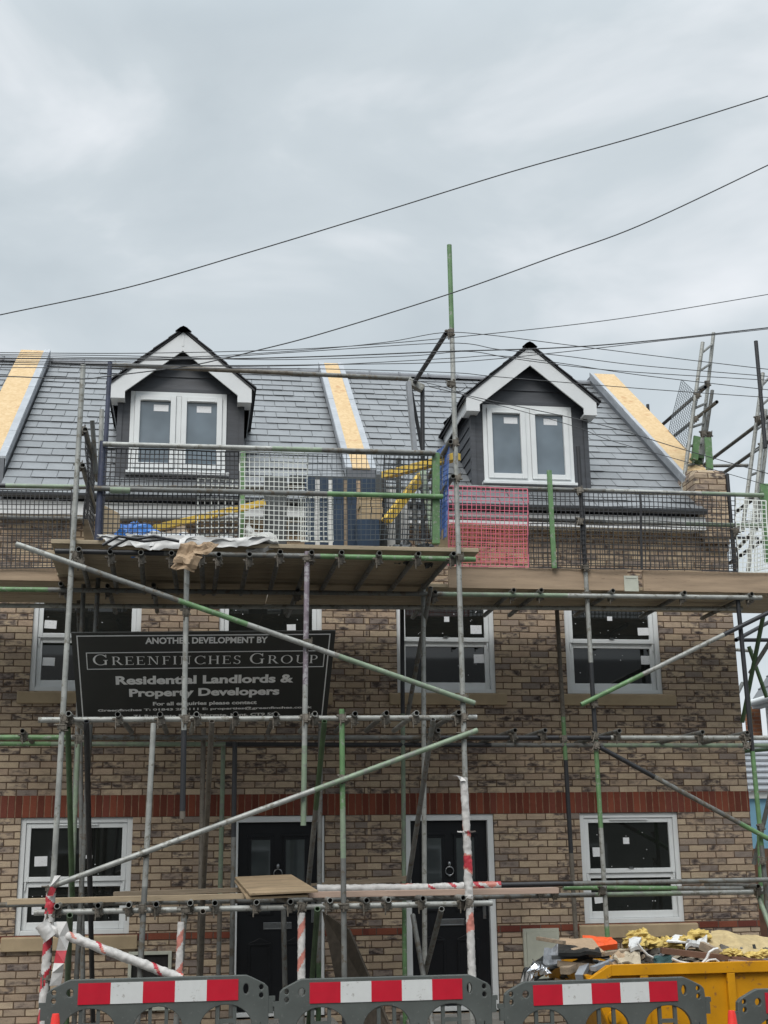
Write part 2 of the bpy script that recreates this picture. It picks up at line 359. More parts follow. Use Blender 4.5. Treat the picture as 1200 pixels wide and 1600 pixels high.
Mt['greyrail'] = mat('dark_grey_timber', (.055,.06,.062), .75, var=.3, scale=6)
Mt['insul'] = mat('yellow_insulation', (.50,.37,.115), .95, var=.3, scale=14, spots=(.45,.31,.09), spot_amt=.58, spot_scale=40, bmp=.6)
Mt['insulp'] = mat('fibrous_insulation_batt', (.42,.325,.17), .95, var=.25, scale=9, spots=(.36,.27,.13), spot_amt=.57, spot_scale=30, bmp=.5)
Mt['plaster'] = mat('white_plasterboard', (.62,.62,.60), .85, var=.08)
Mt['rubbish'] = mat('mixed_rubble', (.10,.09,.078), .9, var=.5, scale=14, spots=(.28,.25,.21), spot_amt=.6, spot_scale=22, bmp=.6)
Mt['orange'] = mat('orange_plastic', (.72,.10,.025), .45, var=.15)
Mt['dplastic'] = mat('black_plastic_sheet', (.02,.022,.022), .35, var=.3)
Mt['foil'] = mat('silver_foil', (.75,.76,.78), .22, metal=1, var=.1, bmp=.3)
Mt['wood'] = mat('old_timber_offcut', (.24,.185,.13), .85, var=.3, scale=5, stretch=(1,6,6), spots=(.12,.09,.06), spot_amt=.6)
Mt['brownwood'] = mat('brown_stained_timber', (.13,.062,.035), .7, var=.3, scale=5)
Mt['cloth'] = mat('dirty_beige_cloth', (.36,.31,.23), .95, var=.2, scale=10)
Mt['teal'] = mat('dark_teal_cloth', (.03,.075,.075), .9, var=.3, scale=10)
Mt['asphalt'] = mat('asphalt', (.05,.05,.051), .9, var=.25, scale=3, spots=(.085,.083,.08), spot_amt=.6, spot_scale=80, bmp=.5)
Mt['paving'] = mat('concrete_paving', (.26,.25,.23), .9, var=.2, scale=2, bmp=.3)
Mt['cream'] = mat('cream_meter_box', (.42,.43,.36), .5, var=.12, scale=5, spots=(.26,.24,.20), spot_amt=.68, spot_scale=15)
Mt['render'] = mat('white_render', (.72,.73,.73), .85, var=.05)
Mt['blue_wall'] = mat('sky_blue_painted_wall', (.20,.40,.54), .7, var=.08)
Mt['brickplain'] = brick_mat('orange_stock_brick', [(.30,.12,.06),(.26,.10,.055),(.34,.15,.08)], (.25,.2,.16), smudge=False)
Mt['hedge'] = mat('grey_green_roof_felt', (.13,.15,.12), .9, var=.2)
def osb_mat():
    m, nt, p = nodes('osb_board'); v = coord(nt, (1,1,1))
    vo = nt.nodes.new('ShaderNodeTexVoronoi'); vo.inputs['Scale'].default_value = 26; vo.inputs['Randomness'].default_value = 1
    d = noise_(nt, v, 7, 3); mx = nt.nodes.new('ShaderNodeVectorMath'); mx.operation = 'MULTIPLY_ADD'; mx.inputs[1].default_value = (.25,.25,.25)
    nt.links.new(d.outputs['Color'], mx.inputs[0]); nt.links.new(v, mx.inputs[2]); nt.links.new(mx.outputs[0], vo.inputs['Vector'])
    sp = nt.nodes.new('ShaderNodeSeparateColor'); nt.links.new(vo.outputs['Color'], sp.inputs[0])
    c = ramp(nt, sp.outputs[0], [(0, (.42,.285,.135)), (.5, (.465,.325,.165)), (1, (.50,.365,.20))])
    k = noise_(nt, v, 4.5, 2)
    c = mixc(nt, ramp(nt, k.outputs['Fac'], [(.66, 0.0), (.72, .75)]), c, (.36,.20,.08))
    nt.links.new(c, p.inputs['Base Color']); p.inputs['Roughness'].default_value = .75
    bump(nt, p, vo.outputs['Distance'], .25, .004); return m
Mt['osb'] = osb_mat()
def glass_mat(name, col, spec=.5, tint=(.6,.65,.68)):
    m, nt, p = nodes(name); v = coord(nt)
    n = noise_(nt, v, 3, 2); c = ramp(nt, n.outputs['Fac'], [(.3, tuple(x*.8 for x in col)), (.7, tuple(x*1.2 for x in col))])
    nt.links.new(c, p.inputs['Base Color']); p.inputs['Roughness'].default_value = .03; p.inputs['Specular IOR Level'].default_value = spec
    p.inputs['Coat Weight'].default_value = .4; p.inputs['Coat Roughness'].default_value = .02
    n2 = noise_(nt, v, 1.1, 1); bump(nt, p, n2.outputs['Fac'], .05, .02); return m
Mt['glass'] = glass_mat('dark_window_glass', (.012,.013,.012))
Mt['dglass'] = glass_mat('dormer_window_glass', (.115,.145,.17), .8)  # blue-grey base colour stands in for reflected sky and light behind the pane
Mt['doorglass'] = glass_mat('door_glazing', (.05,.058,.06), .7)
# ------------------------------------------------------------------ ground
def gz(x): return .075-.03*x
g = MB(); g.add([(-400,-200,gz(-30)),(400,-200,gz(30)),(400,400,gz(30)),(-400,400,gz(-30))], [(0,1,2,3)])
# the street falls gently to the right near the houses; one sheet to the horizon
g = MB()
xs = [-400,-30,30,400]; ys = [-200,-4.6]
for i in range(3):
    g.add([(xs[i],-200,gz(max(-30,min(30,xs[i])))-.1),(xs[i+1],-200,gz(max(-30,min(30,xs[i+1])))-.1),(xs[i+1],400,gz(max(-30,min(30,xs[i+1])))-.1),(xs[i],400,gz(max(-30,min(30,xs[i])))-.1)], [(0,1,2,3)])
tag(g.build('road', Mt['asphalt']), 'grey asphalt road and ground in front of the houses', 'road', kind='structure')
k = MB(); k.hexa([(-30,-4.6,gz(-30)-.3),(30,-4.6,gz(30)-.3),(30,0.02,gz(30)-.3),(-30,0.02,gz(-30)-.3),(-30,-4.6,gz(-30)),(30,-4.6,gz(30)),(30,0.02,gz(30)),(-30,0.02,gz(-30))])
tag(k.build('pavement', Mt['paving']), 'concrete pavement along the house fronts behind the barriers', 'pavement', kind='structure')
# ------------------------------------------------------------------ houses
RS = .787
def rz(y): return 6.08 + RS*y
def wall_front(x0, x1, z0, z1, holes, th=.30, rev=.10):
    mb = MB(); xs = sorted({x0, x1, *[h[0] for h in holes], *[h[1] for h in holes]}); zs = sorted({z0, z1, *[h[2] for h in holes], *[h[3] for h in holes]})
    for i in range(len(xs)-1):
        for j in range(len(zs)-1):
            cx, cz = (xs[i]+xs[i+1])/2, (zs[j]+zs[j+1])/2
            if any(h[0] < cx < h[1] and h[2] < cz < h[3] for h in holes): continue
            mb.add([(xs[i],0,zs[j]),(xs[i+1],0,zs[j]),(xs[i+1],0,zs[j+1]),(xs[i],0,zs[j+1])], [(0,1,2,3)])
    for a, b, c, d in holes:
        mb.add([(a,0,c),(b,0,c),(b,0,d),(a,0,d),(a,rev,c),(b,rev,c),(b,rev,d),(a,rev,d)], [(0,4,5,1),(1,5,6,2),(2,6,7,3),(3,7,4,0)])
    return mb
def frame_bars(mb, x0, x1, z0, z1, y0, y1, w, wb=None):
    wb = wb or w
    mb.box(x0, x0+w, y0, y1, z0, z1); mb.box(x1-w, x1, y0, y1, z0, z1)
    mb.box(x0+w, x1-w, y0, y1, z1-w, z1); mb.box(x0+w, x1-w, y0, y1, z0, z0+wb)
def sticker(parent, x, z, w, h, y, tilt=0):
    mb = MB(); c, s = math.cos(tilt), math.sin(tilt)
    P = [(x+c*a*w/2-s*b*h/2, y, z+s*a*w/2+c*b*h/2) for a, b in ((-1,-1),(1,-1),(1,1),(-1,1))]
    mb.add(P+[(p[0], y+.002, p[2]) for p in P], [(0,1,2,3),(4,7,6,5),(0,4,5,1),(1,5,6,2),(2,6,7,3),(3,7,4,0)])
    mb.build('sticker', Mt['sticker'], parent)
def sash_window(house, x0, x1, z0, z1, zm, stickers=(), dots=0, vent=True, seed=0):
    mb = MB(); frame_bars(mb, x0, x1, z0, z1, .025, .11, .055, .05)
    # upper sash, proud; lower sash set back
    a, b = x0+.057, x1-.057
    frame_bars(mb, a, b, zm-.02, z1-.057, .040, .095, .05, .05)
    frame_bars(mb, a, b, z0+.052, zm-.022, .062, .11, .052, .075)
    for s in (a+.003, b-.030): mb.prism([(s,.045,zm-.02),(s+.027,.045,zm-.02),(s+.02,.045,zm-.11),(s+.007,.045,zm-.11)], (0,.016,0))   # sash horns
    if vent: mb.box((x0+x1)/2-.22, (x0+x1)/2+.22, .022, .04, z1-.082, z1-.066)
    wd = mb.build('window', Mt['pvc'], house, bevel=.004)
    up = MB().box(a+.05, b-.05, .066, .074, zm+.03, z1-.107).build('pane', Mt['glass'], wd)
    MB().box(a+.052, b-.052, .086, .094, z0+.127, zm-.074).build('pane', Mt['glass'], wd)
    lk = MB().box((a+b)/2-.02,(a+b)/2+.02,.03,.04,zm+.03,zm+.045).box((a+b)/2-.03,(a+b)/2+.03,.028,.04,zm+.0285,zm+.03)
    lk.build('catch', Mt['chrome'], wd)
    rd = random.Random(seed)
    for (u, v, w, h, t) in stickers:
        upr = v > .5
        zz = (zm+.03)+(v-.5)*2*(z1-.107-zm-.03) if upr else (z0+.127)+v*2*(zm-.074-z0-.127)
        sticker(wd, a+.05+u*(b-a-.1), zz, w, h, .0635 if upr else .0835, t)
    if dots:
        dm = MB()  # white dots painted on the panes stand in for small reflections
        for i in range(dots):
            u = rd.random(); v = rd.random(); y = .064 if i % 3 else .084
            z = (zm+.05+v*(z1-zm-.2)) if y < .07 else (z0+.15+v*(zm-z0-.27))
            x = a+.07+u*(b-a-.14); r = rd.uniform(.003, .006)
            dm.add([(x+r*math.cos(k*math.pi/3), y, z+r*math.sin(k*math.pi/3)) for k in range(6)], [tuple(range(6))])
        dm.build('painted_glint_dots', Mt['sticker'], wd)
    return wd
def sill(house, x0, x1, z0, z1):
    mb = MB(); mb.prism([(x0,-.045,z0),(x0,.03,z0),(x0,.03,z1+.012),(x0,-.045,z1-.012)][::-1], (x1-x0,0,0))
    mb.build('window_sill', Mt['stone'], house, bevel=.006)
def front_door(house, x0, x1, z0, z1, knock=True, hinge=1):
    f = MB(); w = .065
    f.box(x0, x0+w, .015, .12, z0, z1); f.box(x1-w, x1, .015, .12, z0, z1); f.box(x0+w, x1-w, .015, .12, z1-w, z1); f.box(x0+w, x1-w, .02, .14, z0, z0+.045)
    dr = MB(); a, b, c, d = x0+w+.004, x1-w-.004, z0+.05, z1-w-.004
    dr.box(a, b, .075, .119, c, d)
    fr = f.build('door_frame', Mt['pvc'], house, bevel=.004)
    m = (a+b)/2; pw = .20
    for sx in (m-.085-pw, m+.085):   # raised mouldings round the glazing, lower panels
        frame_bars(dr, sx-.03, sx+pw+.03, z1-1.02, z1-.22, .060, .0752, .028)
        dr.box(sx-.045, sx+pw+.045, .052, .0752, z1-.219, z1-.195)
        frame_bars(dr, sx-.02, sx+pw+.02, z0+.16, z0+.72, .064, .0752, .022)
        dr.prism([(sx-.02,.064,z0+.722),(sx+pw+.02,.064,z0+.722),(sx+pw/2,.064,z0+.775)], (0,.0112,0))
    dd = dr.build('front_door', Mt['blackdoor'], house, bevel=.003)
    for sx in (m-.085-pw, m+.085):
        MB().box(sx-.001, sx+pw+.001, .066, .0748, z1-.99, z1-.249).build('glazing', Mt['doorglass'], dd)
    lb = MB(); frame_bars(lb, m-.15, m+.15, z0+.86, z0+.93, .060, .0748, .012); lb.box(m-.137, m+.137, .064, .0748, z0+.873, z0+.917)
    lb.build('letterbox', Mt['chrome'], dd, bevel=.002)
    kn = MB(); kz = z1-.60
    kn.path([(m+.045*math.sin(t), .052, kz+.045*math.cos(t)) for t in [2*math.pi*i/18 for i in range(19)]], .006)
    kn.blob((m, .058, kz+.075), (.018,.016,.03), 0); kn.blob((m, .06, kz-.05), (.014,.014,.014), 0)
    kn.build('knocker', Mt['chrome'], dd, smooth=True)
    hx = b-.05 if hinge > 0 else a+.05
    h = MB().box(hx-.018, hx+.018, .062, .0748, z0+.92, z0+1.17).box(hx-.09*hinge, hx+.005, .035, .05, z0+1.06, z0+1.08).box(hx-.01,hx+.005,.05,.0619,z0+1.06,z0+1.08)
    h.build('handle', Mt['chrome'], dd, bevel=.003)
    return dd
def slates(mb, x0, x1, y0, y1, exp=.242, w=.29, seed=1):
    rd = random.Random(seed); up = Vector((0, 1, RS)).normalized(); nr = Vector((0, -RS, 1)).normalized()
    L = (y1-y0)*math.sqrt(1+RS*RS); n = int(L/exp)+1; B = Vector((0, y0, rz(y0)))
    for r in range(n):
        s0 = r*exp-.01; s1 = min(s0+exp+.05, L); x = x0-(r % 2)*w/2
        while x < x1:
            a, b = max(x, x0)+.003, min(x+w, x1)-.003; x += w
            if b-a < .02: continue
            h = .015+rd.uniform(-.003, .006); j = rd.uniform(-.006, .006)
            lo = B+up*(s0+j); hi = B+up*s1
            P = [Vector((a,0,0))+lo+nr*h, Vector((b,0,0))+lo+nr*(h+rd.uniform(-.001,.0015)), Vector((b,0,0))+hi+nr*.003, Vector((a,0,0))+hi+nr*.003]
            Q = [Vector((a,0,0))+lo+nr*(h-.008), Vector((b,0,0))+lo+nr*(h-.008)]
            mb.add(P+Q, [(0,1,2,3),(4,5,1,0)])
RIDGE_Y = 3.75
def roof(house, x0, x1, seed):
    mb = MB(); slates(mb, x0, x1, -.22, RIDGE_Y, seed=seed)
    z0, z1 = rz(-.20)-.03, rz(RIDGE_Y)-.012
    rf = MB()
    rf.v, rf.f, rf.m = mb.v, mb.f, mb.m
    nb = len(rf.f)
    rf.add([(x0,-.20,z0),(x1,-.20,z0),(x1,RIDGE_Y,z1),(x0,RIDGE_Y,z1)], [(0,1,2,3)], 1)
    yb = 2*RIDGE_Y+.2
    rf.add([(x0,RIDGE_Y,z1),(x1,RIDGE_Y,z1),(x1,yb,z0),(x0,yb,z0)], [(0,1,2,3)], 0)
    o = rf.build('roof', [Mt['slate'], Mt['slate_d']], house)
    rt = MB(); zt = rz(RIDGE_Y)+.005; x = x0
    while x < x1-.01:
        xe = min(x+.45, x1)
        for (q0, q1, r) in ((x, xe, .085), (x, min(x+.03, x1), .098)):
            pts = [(q0, RIDGE_Y+r*1.1*math.cos(t), zt-.03+r*math.sin(t)) for t in [math.pi*i/8 for i in range(9)]]
            rt.add(pts+[(q1, p[1], p[2]) for p in pts], [(i, i+1, 10+i, 9+i) for i in range(8)]+[tuple(range(9))[::-1], tuple(range(9, 18))])
        x = xe
    rt.build('ridge_tiles', Mt['leadd'], o)
    # fascia and gutter
    MB().box(x0, x1, -.185, -.005, 5.685, 5.84).build('fascia', Mt['barge'], house)
    gt = MB(); pts = [(-.232-.046*math.cos(t), 5.915-.055*math.sin(t)) for t in [math.pi*i/8 for i in range(9)]]
    inn = [(-.232-.040*math.cos(t), 5.915-.047*math.sin(t)) for t in [math.pi*i/8 for i in range(9)]][::-1]
    gt.prism([(x0, p[0], p[1]) for p in (pts+inn)], (x1-x0, 0, 0))
    gt.build('gutter', Mt['gutter'], house)
    return o
def parapet(house, x0, x1, fl_l, fl_r, h=.20, y0=.22):
    """raised party wall through the roof: lead cheeks, lead edges, bare OSB capping"""
    y1 = RIDGE_Y; core = MB()
    prof = [(y0, rz(y0)-.4), (y0, rz(y0)+h*.9), (y1-.12, rz(y1-.12)+h), (y1+.12, rz(y1-.12)+h), (2*y1-y0, rz(y0)+h*.9), (2*y1-y0, rz(y0)-.4)]
    core.prism([(x0+.012, p[0], p[1]) for p in prof], (x1-x0-.024, 0, 0))
    pp = core.build('parapet', Mt['leadd'], house)
    top = [(y0-.01, rz(y0)+h*.9), (y1-.12, rz(y1-.12)+h), (y1+.12, rz(y1-.12)+h)]
    def strip(a, b, t0, t1):
        mb = MB()
        for (p, q) in zip(top[:-1], top[1:]):
            mb.hexa([(a,p[0],p[1]+t0),(b,p[0],p[1]+t0),(b,q[0],q[1]+t0),(a,q[0],q[1]+t0),(a,p[0],p[1]+t1),(b,p[0],p[1]+t1),(b,q[0],q[1]+t1),(a,q[0],q[1]+t1)])
        return mb
    strip(x0+fl_l, x1-fl_r, .004, .022).build('osb_capping', Mt['osb'], pp)
    fl = MB(); n = 5
    for i in range(n):     # overlapping lead flashings stepped down each side
        ya, yb = y0+(y1-.12-y0)*i/n, y0+(y1-.12-y0)*(i+1)/n+.03
        ha, hb = rz(ya)+h*.9+h*.1*i/n, rz(yb)+h*.9+h*.1*(i+1)/n; lift = .006+.003*(i % 2)
        for (a, b, fx, sgn) in ((x0-.002, x0+fl_l, x0, -1), (x1-fl_r, x1+.002, x1, 1)):
            if b-a < .01: continue
            fl.hexa([(a,ya,ha+.002),(b,ya,ha+.002),(b,yb,hb+.002),(a,yb,hb+.002),(a,ya,ha+.022+lift),(b,ya,ha+.022+lift),(b,yb,hb+.022+lift),(a,yb,hb+.022+lift)])
            e = fx+sgn*(.002+lift*.6)
            q0, q1 = min(fx, e), max(fx, e)
            fl.hexa([(q0,ya,ha-.10),(q1,ya,ha-.10),(q1,yb,hb-.10),(q0,yb,hb-.10),(q0,ya,ha+.012),(q1,ya,ha+.012),(q1,yb,hb+.012),(q0,yb,hb+.012)])
    fl.build('lead_flashing', Mt['lead'], pp)
    return pp
def dormer(house, c, wc, seed):
    """c: centre of the dormer; wc: centre of its window"""
    y0 = .22; hw = .725; dz = .82; za = 8.03
    body = MB()
    # front panels beside and below the window, corner trims
    x0, x1, z0, z1 = wc-.56, wc+.56, 6.29, 7.315
    body.box(c-hw, x0, y0, y0+.05, 6.22, 7.40); body.box(x1, c+hw, y0, y0+.05, 6.22, 7.40); body.box(x0, x1, y0+.012, y0+.05, 6.2, z0)
    body.box(c-hw-.012, c-hw+.045, y0-.014, y0+.06, 6.22, 7.30); body.box(c+hw-.045, c+hw+.012, y0-.014, y0+.06, 6.22, 7.30)
    body.box(x0-.05, x1+.05, y0-.016, y0+.05, z1+.002, z1+.045)
    z = z1+.045
    while z < za-.28:      # shiplap boards in the gable, each tilted a little
        zt = min(z+.150, za-.13); w0 = min(hw, (za-.06-z)/dz); w1 = min(hw, max(.02, (za-.06-zt)/dz))
        body.add([(c-w0,y0-.012,z),(c+w0,y0-.012,z),(c+w1,y0+.004,zt),(c-w1,y0+.004,zt),(c-w0,y0+.01,z),(c+w0,y0+.01,z)], [(0,1,2,3),(4,5,1,0)])
        z = zt
    body.add([(c-hw,y0+.02,7.3),(c+hw,y0+.02,7.3),(c+hw,y0+.02,7.40),(c,y0+.02,za-.05),(c-hw,y0+.02,7.40)], [(0,1,2,3,4)])
    for sx in (-1, 1):     # clad cheeks
        z = 6.10
        while z < 7.42:
            zt = z+.135; xa = c+sx*hw; yb = max(y0+.05, (zt-6.08)/RS+.03); ybl = max(y0+.05, (z-6.08)/RS+.03)
            o = sx*.014; P = [(xa+o,y0+.045,z),(xa+o,ybl,z),(xa,yb,zt),(xa,y0+.045,zt),(xa-sx*.004,y0+.045,z),(xa-sx*.004,ybl,z)]
            body.add(P, [(0,1,2,3) if sx > 0 else (3,2,1,0), (4,5,1,0) if sx > 0 else (0,1,5,4)]); z = zt
        body.add([(c+sx*(hw-.01),y0+.02,6.1),(c+sx*(hw-.01),2.0,6.1+1.6),(c+sx*(hw-.01),1.72,7.42),(c+sx*(hw-.01),y0+.02,7.42)], [(0,1,2,3)])
    D = body.build('dormer', Mt['clad'], house)
    # roof planes
    rf = MB(); ze = 7.335; xe = .87; yf = .02; zr = za+.035
    for sx in (-1, 1):
        rows = 5
        for r in range(rows):
            t0, t1 = r/rows, min(1, (r+1)/rows+.03)
            def pt(t, y, l): return (c+sx*xe*(1-t), y, ze+(zr-ze)*t+l)
            yb0, yb1 = (ze+(zr-ze)*t0-6.08)/RS+.1, (ze+(zr-ze)*t1-6.08)/RS+.1
            y = yf
            while y < yb1:
                y2 = min(y+.30, yb1)-.002
                P = [pt(t0,y,.018), pt(t0,y2,.018), pt(t1,y2,.006), pt(t1,y,.006), pt(t0,y,.0), pt(t0,y2,.0), pt(t1,y2,-.004), pt(t1,y,-.004)]
                rf.hexa([P[4],P[5],P[6],P[7],P[0],P[1],P[2],P[3]] if sx < 0 else [P[5],P[4],P[7],P[6],P[1],P[0],P[3],P[2]]); y += .30
        rf.hexa([(c+sx*(xe-.02),yf+.02,ze-.03),(c+sx*(xe-.02),1.6,ze-.03),(c,2.5,zr-.03),(c,yf+.02,zr-.03),(c+sx*(xe-.02),yf+.02,ze-.004),(c+sx*(xe-.02),1.6,ze-.004),(c,2.5,zr-.004),(c,yf+.02,zr-.004)])
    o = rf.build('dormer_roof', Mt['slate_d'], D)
    rt = MB(); y = yf-.012
    while y < 2.4:
        for q0, q1, r in ((y, y+.44, .062), (y, y+.04, .07)):
            pts = [(c-r*1.35, q0, zr-.045), (c-r*.6, q0, zr+.002), (c, q0, zr+.022), (c+r*.6, q0, zr+.002), (c+r*1.35, q0, zr-.045)]
            rt.prism(pts, (0, q1-q0, 0))
        y += .44
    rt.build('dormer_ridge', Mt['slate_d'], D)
    bb = MB(); yb0, yb1 = .05, .072; ex = .815; wv = .235
    zo = lambda x: za-.01-dz*abs(x); zi = lambda x: za-.01-wv-dz*abs(x)
    for sx in (-1, 1):
        pts = [(c, yb0, zo(0)), (c+sx*ex, yb0, zo(ex)), (c+sx*ex, yb0, 7.165), (c+sx*(ex-.165), yb0, 7.165), (c+sx*(ex-.165), yb0, zi(ex-.165)), (c, yb0, zi(0))]
        bb.prism(pts if sx < 0 else pts[::-1], (0, yb1-yb0, 0))
        # boxed eaves return and soffit
        a, b = sorted((c+sx*(ex-.163), c+sx*(ex-.003)))
        bb.box(a, b, yb1+.001, y0+.1, 7.167, 7.19)
        a, b = sorted((c+sx*(ex-.012), c+sx*(ex-.001)))
        bb.hexa([(a,yb1+.001,7.19),(b,yb1+.001,7.19),(b,1.55,7.19),(a,1.55,7.19),(a,yb1+.001,7.33),(b,yb1+.001,7.33),(b,1.6,7.33),(a,1.6,7.33)])
    bb.box(c-.012, c+.012, .046, .05, za-.19, za-.03)
    bb.build('bargeboard', Mt['barge'], D, bevel=.003)
    wf = MB(); ya, yb = y0-.02, y0+.06
    frame_bars(wf, x0, x1, z0+.03, z1, ya, yb, .05, .05); wf.box(wc-.03, wc+.03, ya, yb, z0+.08, z1-.05)
    for a, b in ((x0+.052, wc-.032), (wc+.032, x1-.052)):
        frame_bars(wf, a, b, z0+.082, z1-.052, ya-.018, yb, .062, .062)
        wf.box(a+.09, b-.09, ya-.026, ya-.018, z1-.112, z1-.098)
    wf.box(x0-.03, x1+.04, ya-.08, yb, z0-.005, z0+.029)
    wf.build('dormer_window_frame', Mt['pvc'], D, bevel=.004)
    for i, (a, b) in enumerate(((x0+.114, wc-.094), (wc+.094, x1-.114))):
        pn = MB().box(a-.004, b+.004, ya+.022, ya+.03, z0+.14, z1-.11).build('dormer_pane', Mt['dglass'], D)
        sx = a+(.24 if i == 0 else .20)
        st = MB()
        st.box(sx-.085, sx+.085, ya+.0195, ya+.0215, z1-.235, z1-.155)
        st.build('sticker', Mt['sticker'], D)
    return D
hA = thing('terraced_house', 'buff brick house behind the sign, with the left dormer over the loading bay', 'house', (-.2, 0, .1), 'new brick terraced houses')
hB = thing('terraced_house', 'buff brick end house with the right dormer and bare gable parapet above the skip', 'house', (4.0, 0, .1), 'new brick terraced houses')
PL, PM = -2.345, 1.88
ZB, ZT = -.1, 5.80
zg0, zg1, zgm = 1.25, 2.43, 1.80
hol_A = [(-1.785,-.63,zg0,zg1), (.415,1.415,.38,zg1), (-1.785,-.62,3.76,4.92), (.235,1.385,3.76,4.92)]
hol_B = [(2.285,3.285,.38,zg1), (4.265,5.41,zg0,zg1), (2.235,3.37,3.76,4.92), (4.205,5.345,3.76,4.92)]
wall_front(PL, PM, ZB, ZT, hol_A).build('wall', Mt['brick'], hA)
wb = wall_front(PM, 6.27, ZB, ZT, hol_B)
yb = 2*RIDGE_Y
wb.add([(6.27,0,ZB),(6.27,yb,ZB),(6.27,yb,5.85),(6.27,RIDGE_Y,rz(RIDGE_Y)+.1),(6.27,0,5.95)], [(0,1,2,3,4)])
wb.add([(PM,yb,ZB),(6.27,yb,ZB),(6.27,yb,5.85),(PM,yb,5.85)], [(3,2,1,0)])
# brick kneeler / pier at the gable eaves, corbelled out
kx0, kx1 = 5.885, 6.272
wb.box(kx0, kx1+.003, -.12, .46, 5.62, 6.40); wb.box(kx0+.08, kx1+.003, -.085, -.001, 5.545, 5.62)
wb.box(kx0+.16, kx1+.003, -.05, -.001, 5.47, 5.545); wb.hexa([(kx0,-.12,6.40),(kx1+.003,-.12,6.40),(kx1+.003,.46,6.40),(kx0,.46,6.40),(kx0+.05,-.09,6.46),(kx1-.01,-.09,6.46),(kx1-.01,.46,6.62),(kx0+.05,.46,6.60)])
wb.build('wall', Mt['brick'], hB)
ba = wall_front
for h, x0, x1, holes in ((hA, PL, PM, hol_A), (hB, PM, 6.273, hol_B)):
    MB().box(x0, x1, -.004, -.0005, 2.432, 2.657).build('soldier_course', Mt['soldier'], h)
    rc = MB(); xx = x0
    ends = sorted([(a-.07, b+.07) for a, b, c, d in holes if c < 1.22 and c > 1] + [(a, b) for a, b, c, d in holes if c < 1])
    for a, b in ends+[(x1, None)]:
        if a > xx: rc.box(xx, a, -.004, -.0005, 1.180, 1.255)
        xx = b
    rc.build('red_brick_course', Mt['redbrick'], h)
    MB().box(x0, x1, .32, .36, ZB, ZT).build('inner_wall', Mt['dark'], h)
roof(hA, PL+.13, PM-.13, 3); roof(hB, PM+.13, 5.95, 5)
ST = [(.16,.82,.10,.075,.02)]
sash_window(hA, -1.785, -.63, zg0, zg1, zgm, [(.12,.66,.13,.10,.02),(.62,.70,.11,.035,0),(.10,.20,.10,.12,.05)], 12, seed=1)
sash_window(hA, -1.785, -.62, 3.76, 4.92, 4.37, [(.08,.62,.13,.09,-.05),(.08,.25,.13,.09,-.02)], 10, seed=2)
sash_window(hA, .235, 1.385, 3.76, 4.92, 4.37, [(.75,.6,.10,.10,.03)], 9, seed=3)
sash_window(hB, 2.235, 3.37, 3.76, 4.92, 4.37, [(.90,.62,.13,.10,0),(.93,.34,.12,.10,.02),(.53,.76,.06,.06,0)], 14, seed=4)
sash_window(hB, 4.205, 5.345, 3.76, 4.92, 4.37, [(.93,.62,.13,.09,.02),(.96,.34,.14,.10,0),(.50,.80,.06,.05,0)], 16, seed=5)
sash_window(hB, 4.265, 5.41, zg0, zg1, zgm, [(.10,.68,.10,.10,.02),(.47,.80,.07,.07,0),(.10,.20,.11,.11,.1)], 10, seed=6)
for h, a, b, z0, z1 in ((hA,-1.91,-.54,1.10,1.24),(hA,-1.90,-.50,3.625,3.755),(hA,.10,1.50,3.625,3.755),(hB,2.14,3.48,3.625,3.755),(hB,4.14,5.48,3.625,3.755),(hB,4.19,5.54,1.10,1.24)):
    sill(h, a, b, z0, z1)
front_door(hA, .42, 1.41, .40, 2.428); front_door(hB, 2.29, 3.28, .40, 2.428)
for h, a, b in ((hA, .3, 1.5), (hB, 2.2, 3.4)): MB().box(a, b, -.5, -.003, -.05, .378).build('doorstep', Mt['paving'], h, bevel=.01)
parapet(hA, PM-.185, PM+.175, .075, .075)
parapet(hA, PL-.29, PL+.12, .0, .085, .21)
parapet(hB, 5.90, 6.28, .05, .0, .21)
dormer(hA, -.255, -.285, 1); dormer(hB, 3.955, 3.93, 2)
# meter boxes
def meter(house, x0, x1, z0, z1, openm):
    mb = MB(); frame_bars(mb, x0, x1, z0, z1, -.035, -.001, .035)
    if openm: mb.box(x0+.036, x1-.036, -.008, -.001, z0+.036, z1-.036, 1)
    else:
        mb.box(x0+.036, x1-.036, -.042, -.001, z0+.036, z1-.036, 0); mb.box(x0+.05, x0+.056, -.045, -.043, z0+.1, z0+.14, 1)
    return mb.build('meter_box', [Mt['cream'], Mt['dark']], house, bevel=.004)
p = W(201,1487,0); q = W(266,1578,0); meter(hA, p.x, q.x, q.z, p.z, True)
p = W(816,1451,0); q = W(875,1520,0); meter(hB, p.x, q.x, q.z-.1, p.z, False)
hC = thing('terraced_house', 'next house of the brick terrace, just past the left edge of the photo', 'house', (-4.5, 0, .1), 'new brick terraced houses')
wall_front(-6.5, PL, ZB, ZT, [(-4.6,-3.5,3.76,4.92),(-4.6,-3.5,zg0,zg1)]).build('wall', Mt['brick'], hC)
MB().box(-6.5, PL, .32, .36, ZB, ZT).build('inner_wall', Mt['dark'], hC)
sash_window(hC, -4.6,-3.5, 3.76, 4.92, 4.37); sash_window(hC, -4.6,-3.5, zg0, zg1, zgm)
MB().box(-6.5, PL, -.004, -.0005, 2.432, 2.657).build('soldier_course', Mt['soldier'], hC)
roof(hC, -6.5, PL-.29, 9)

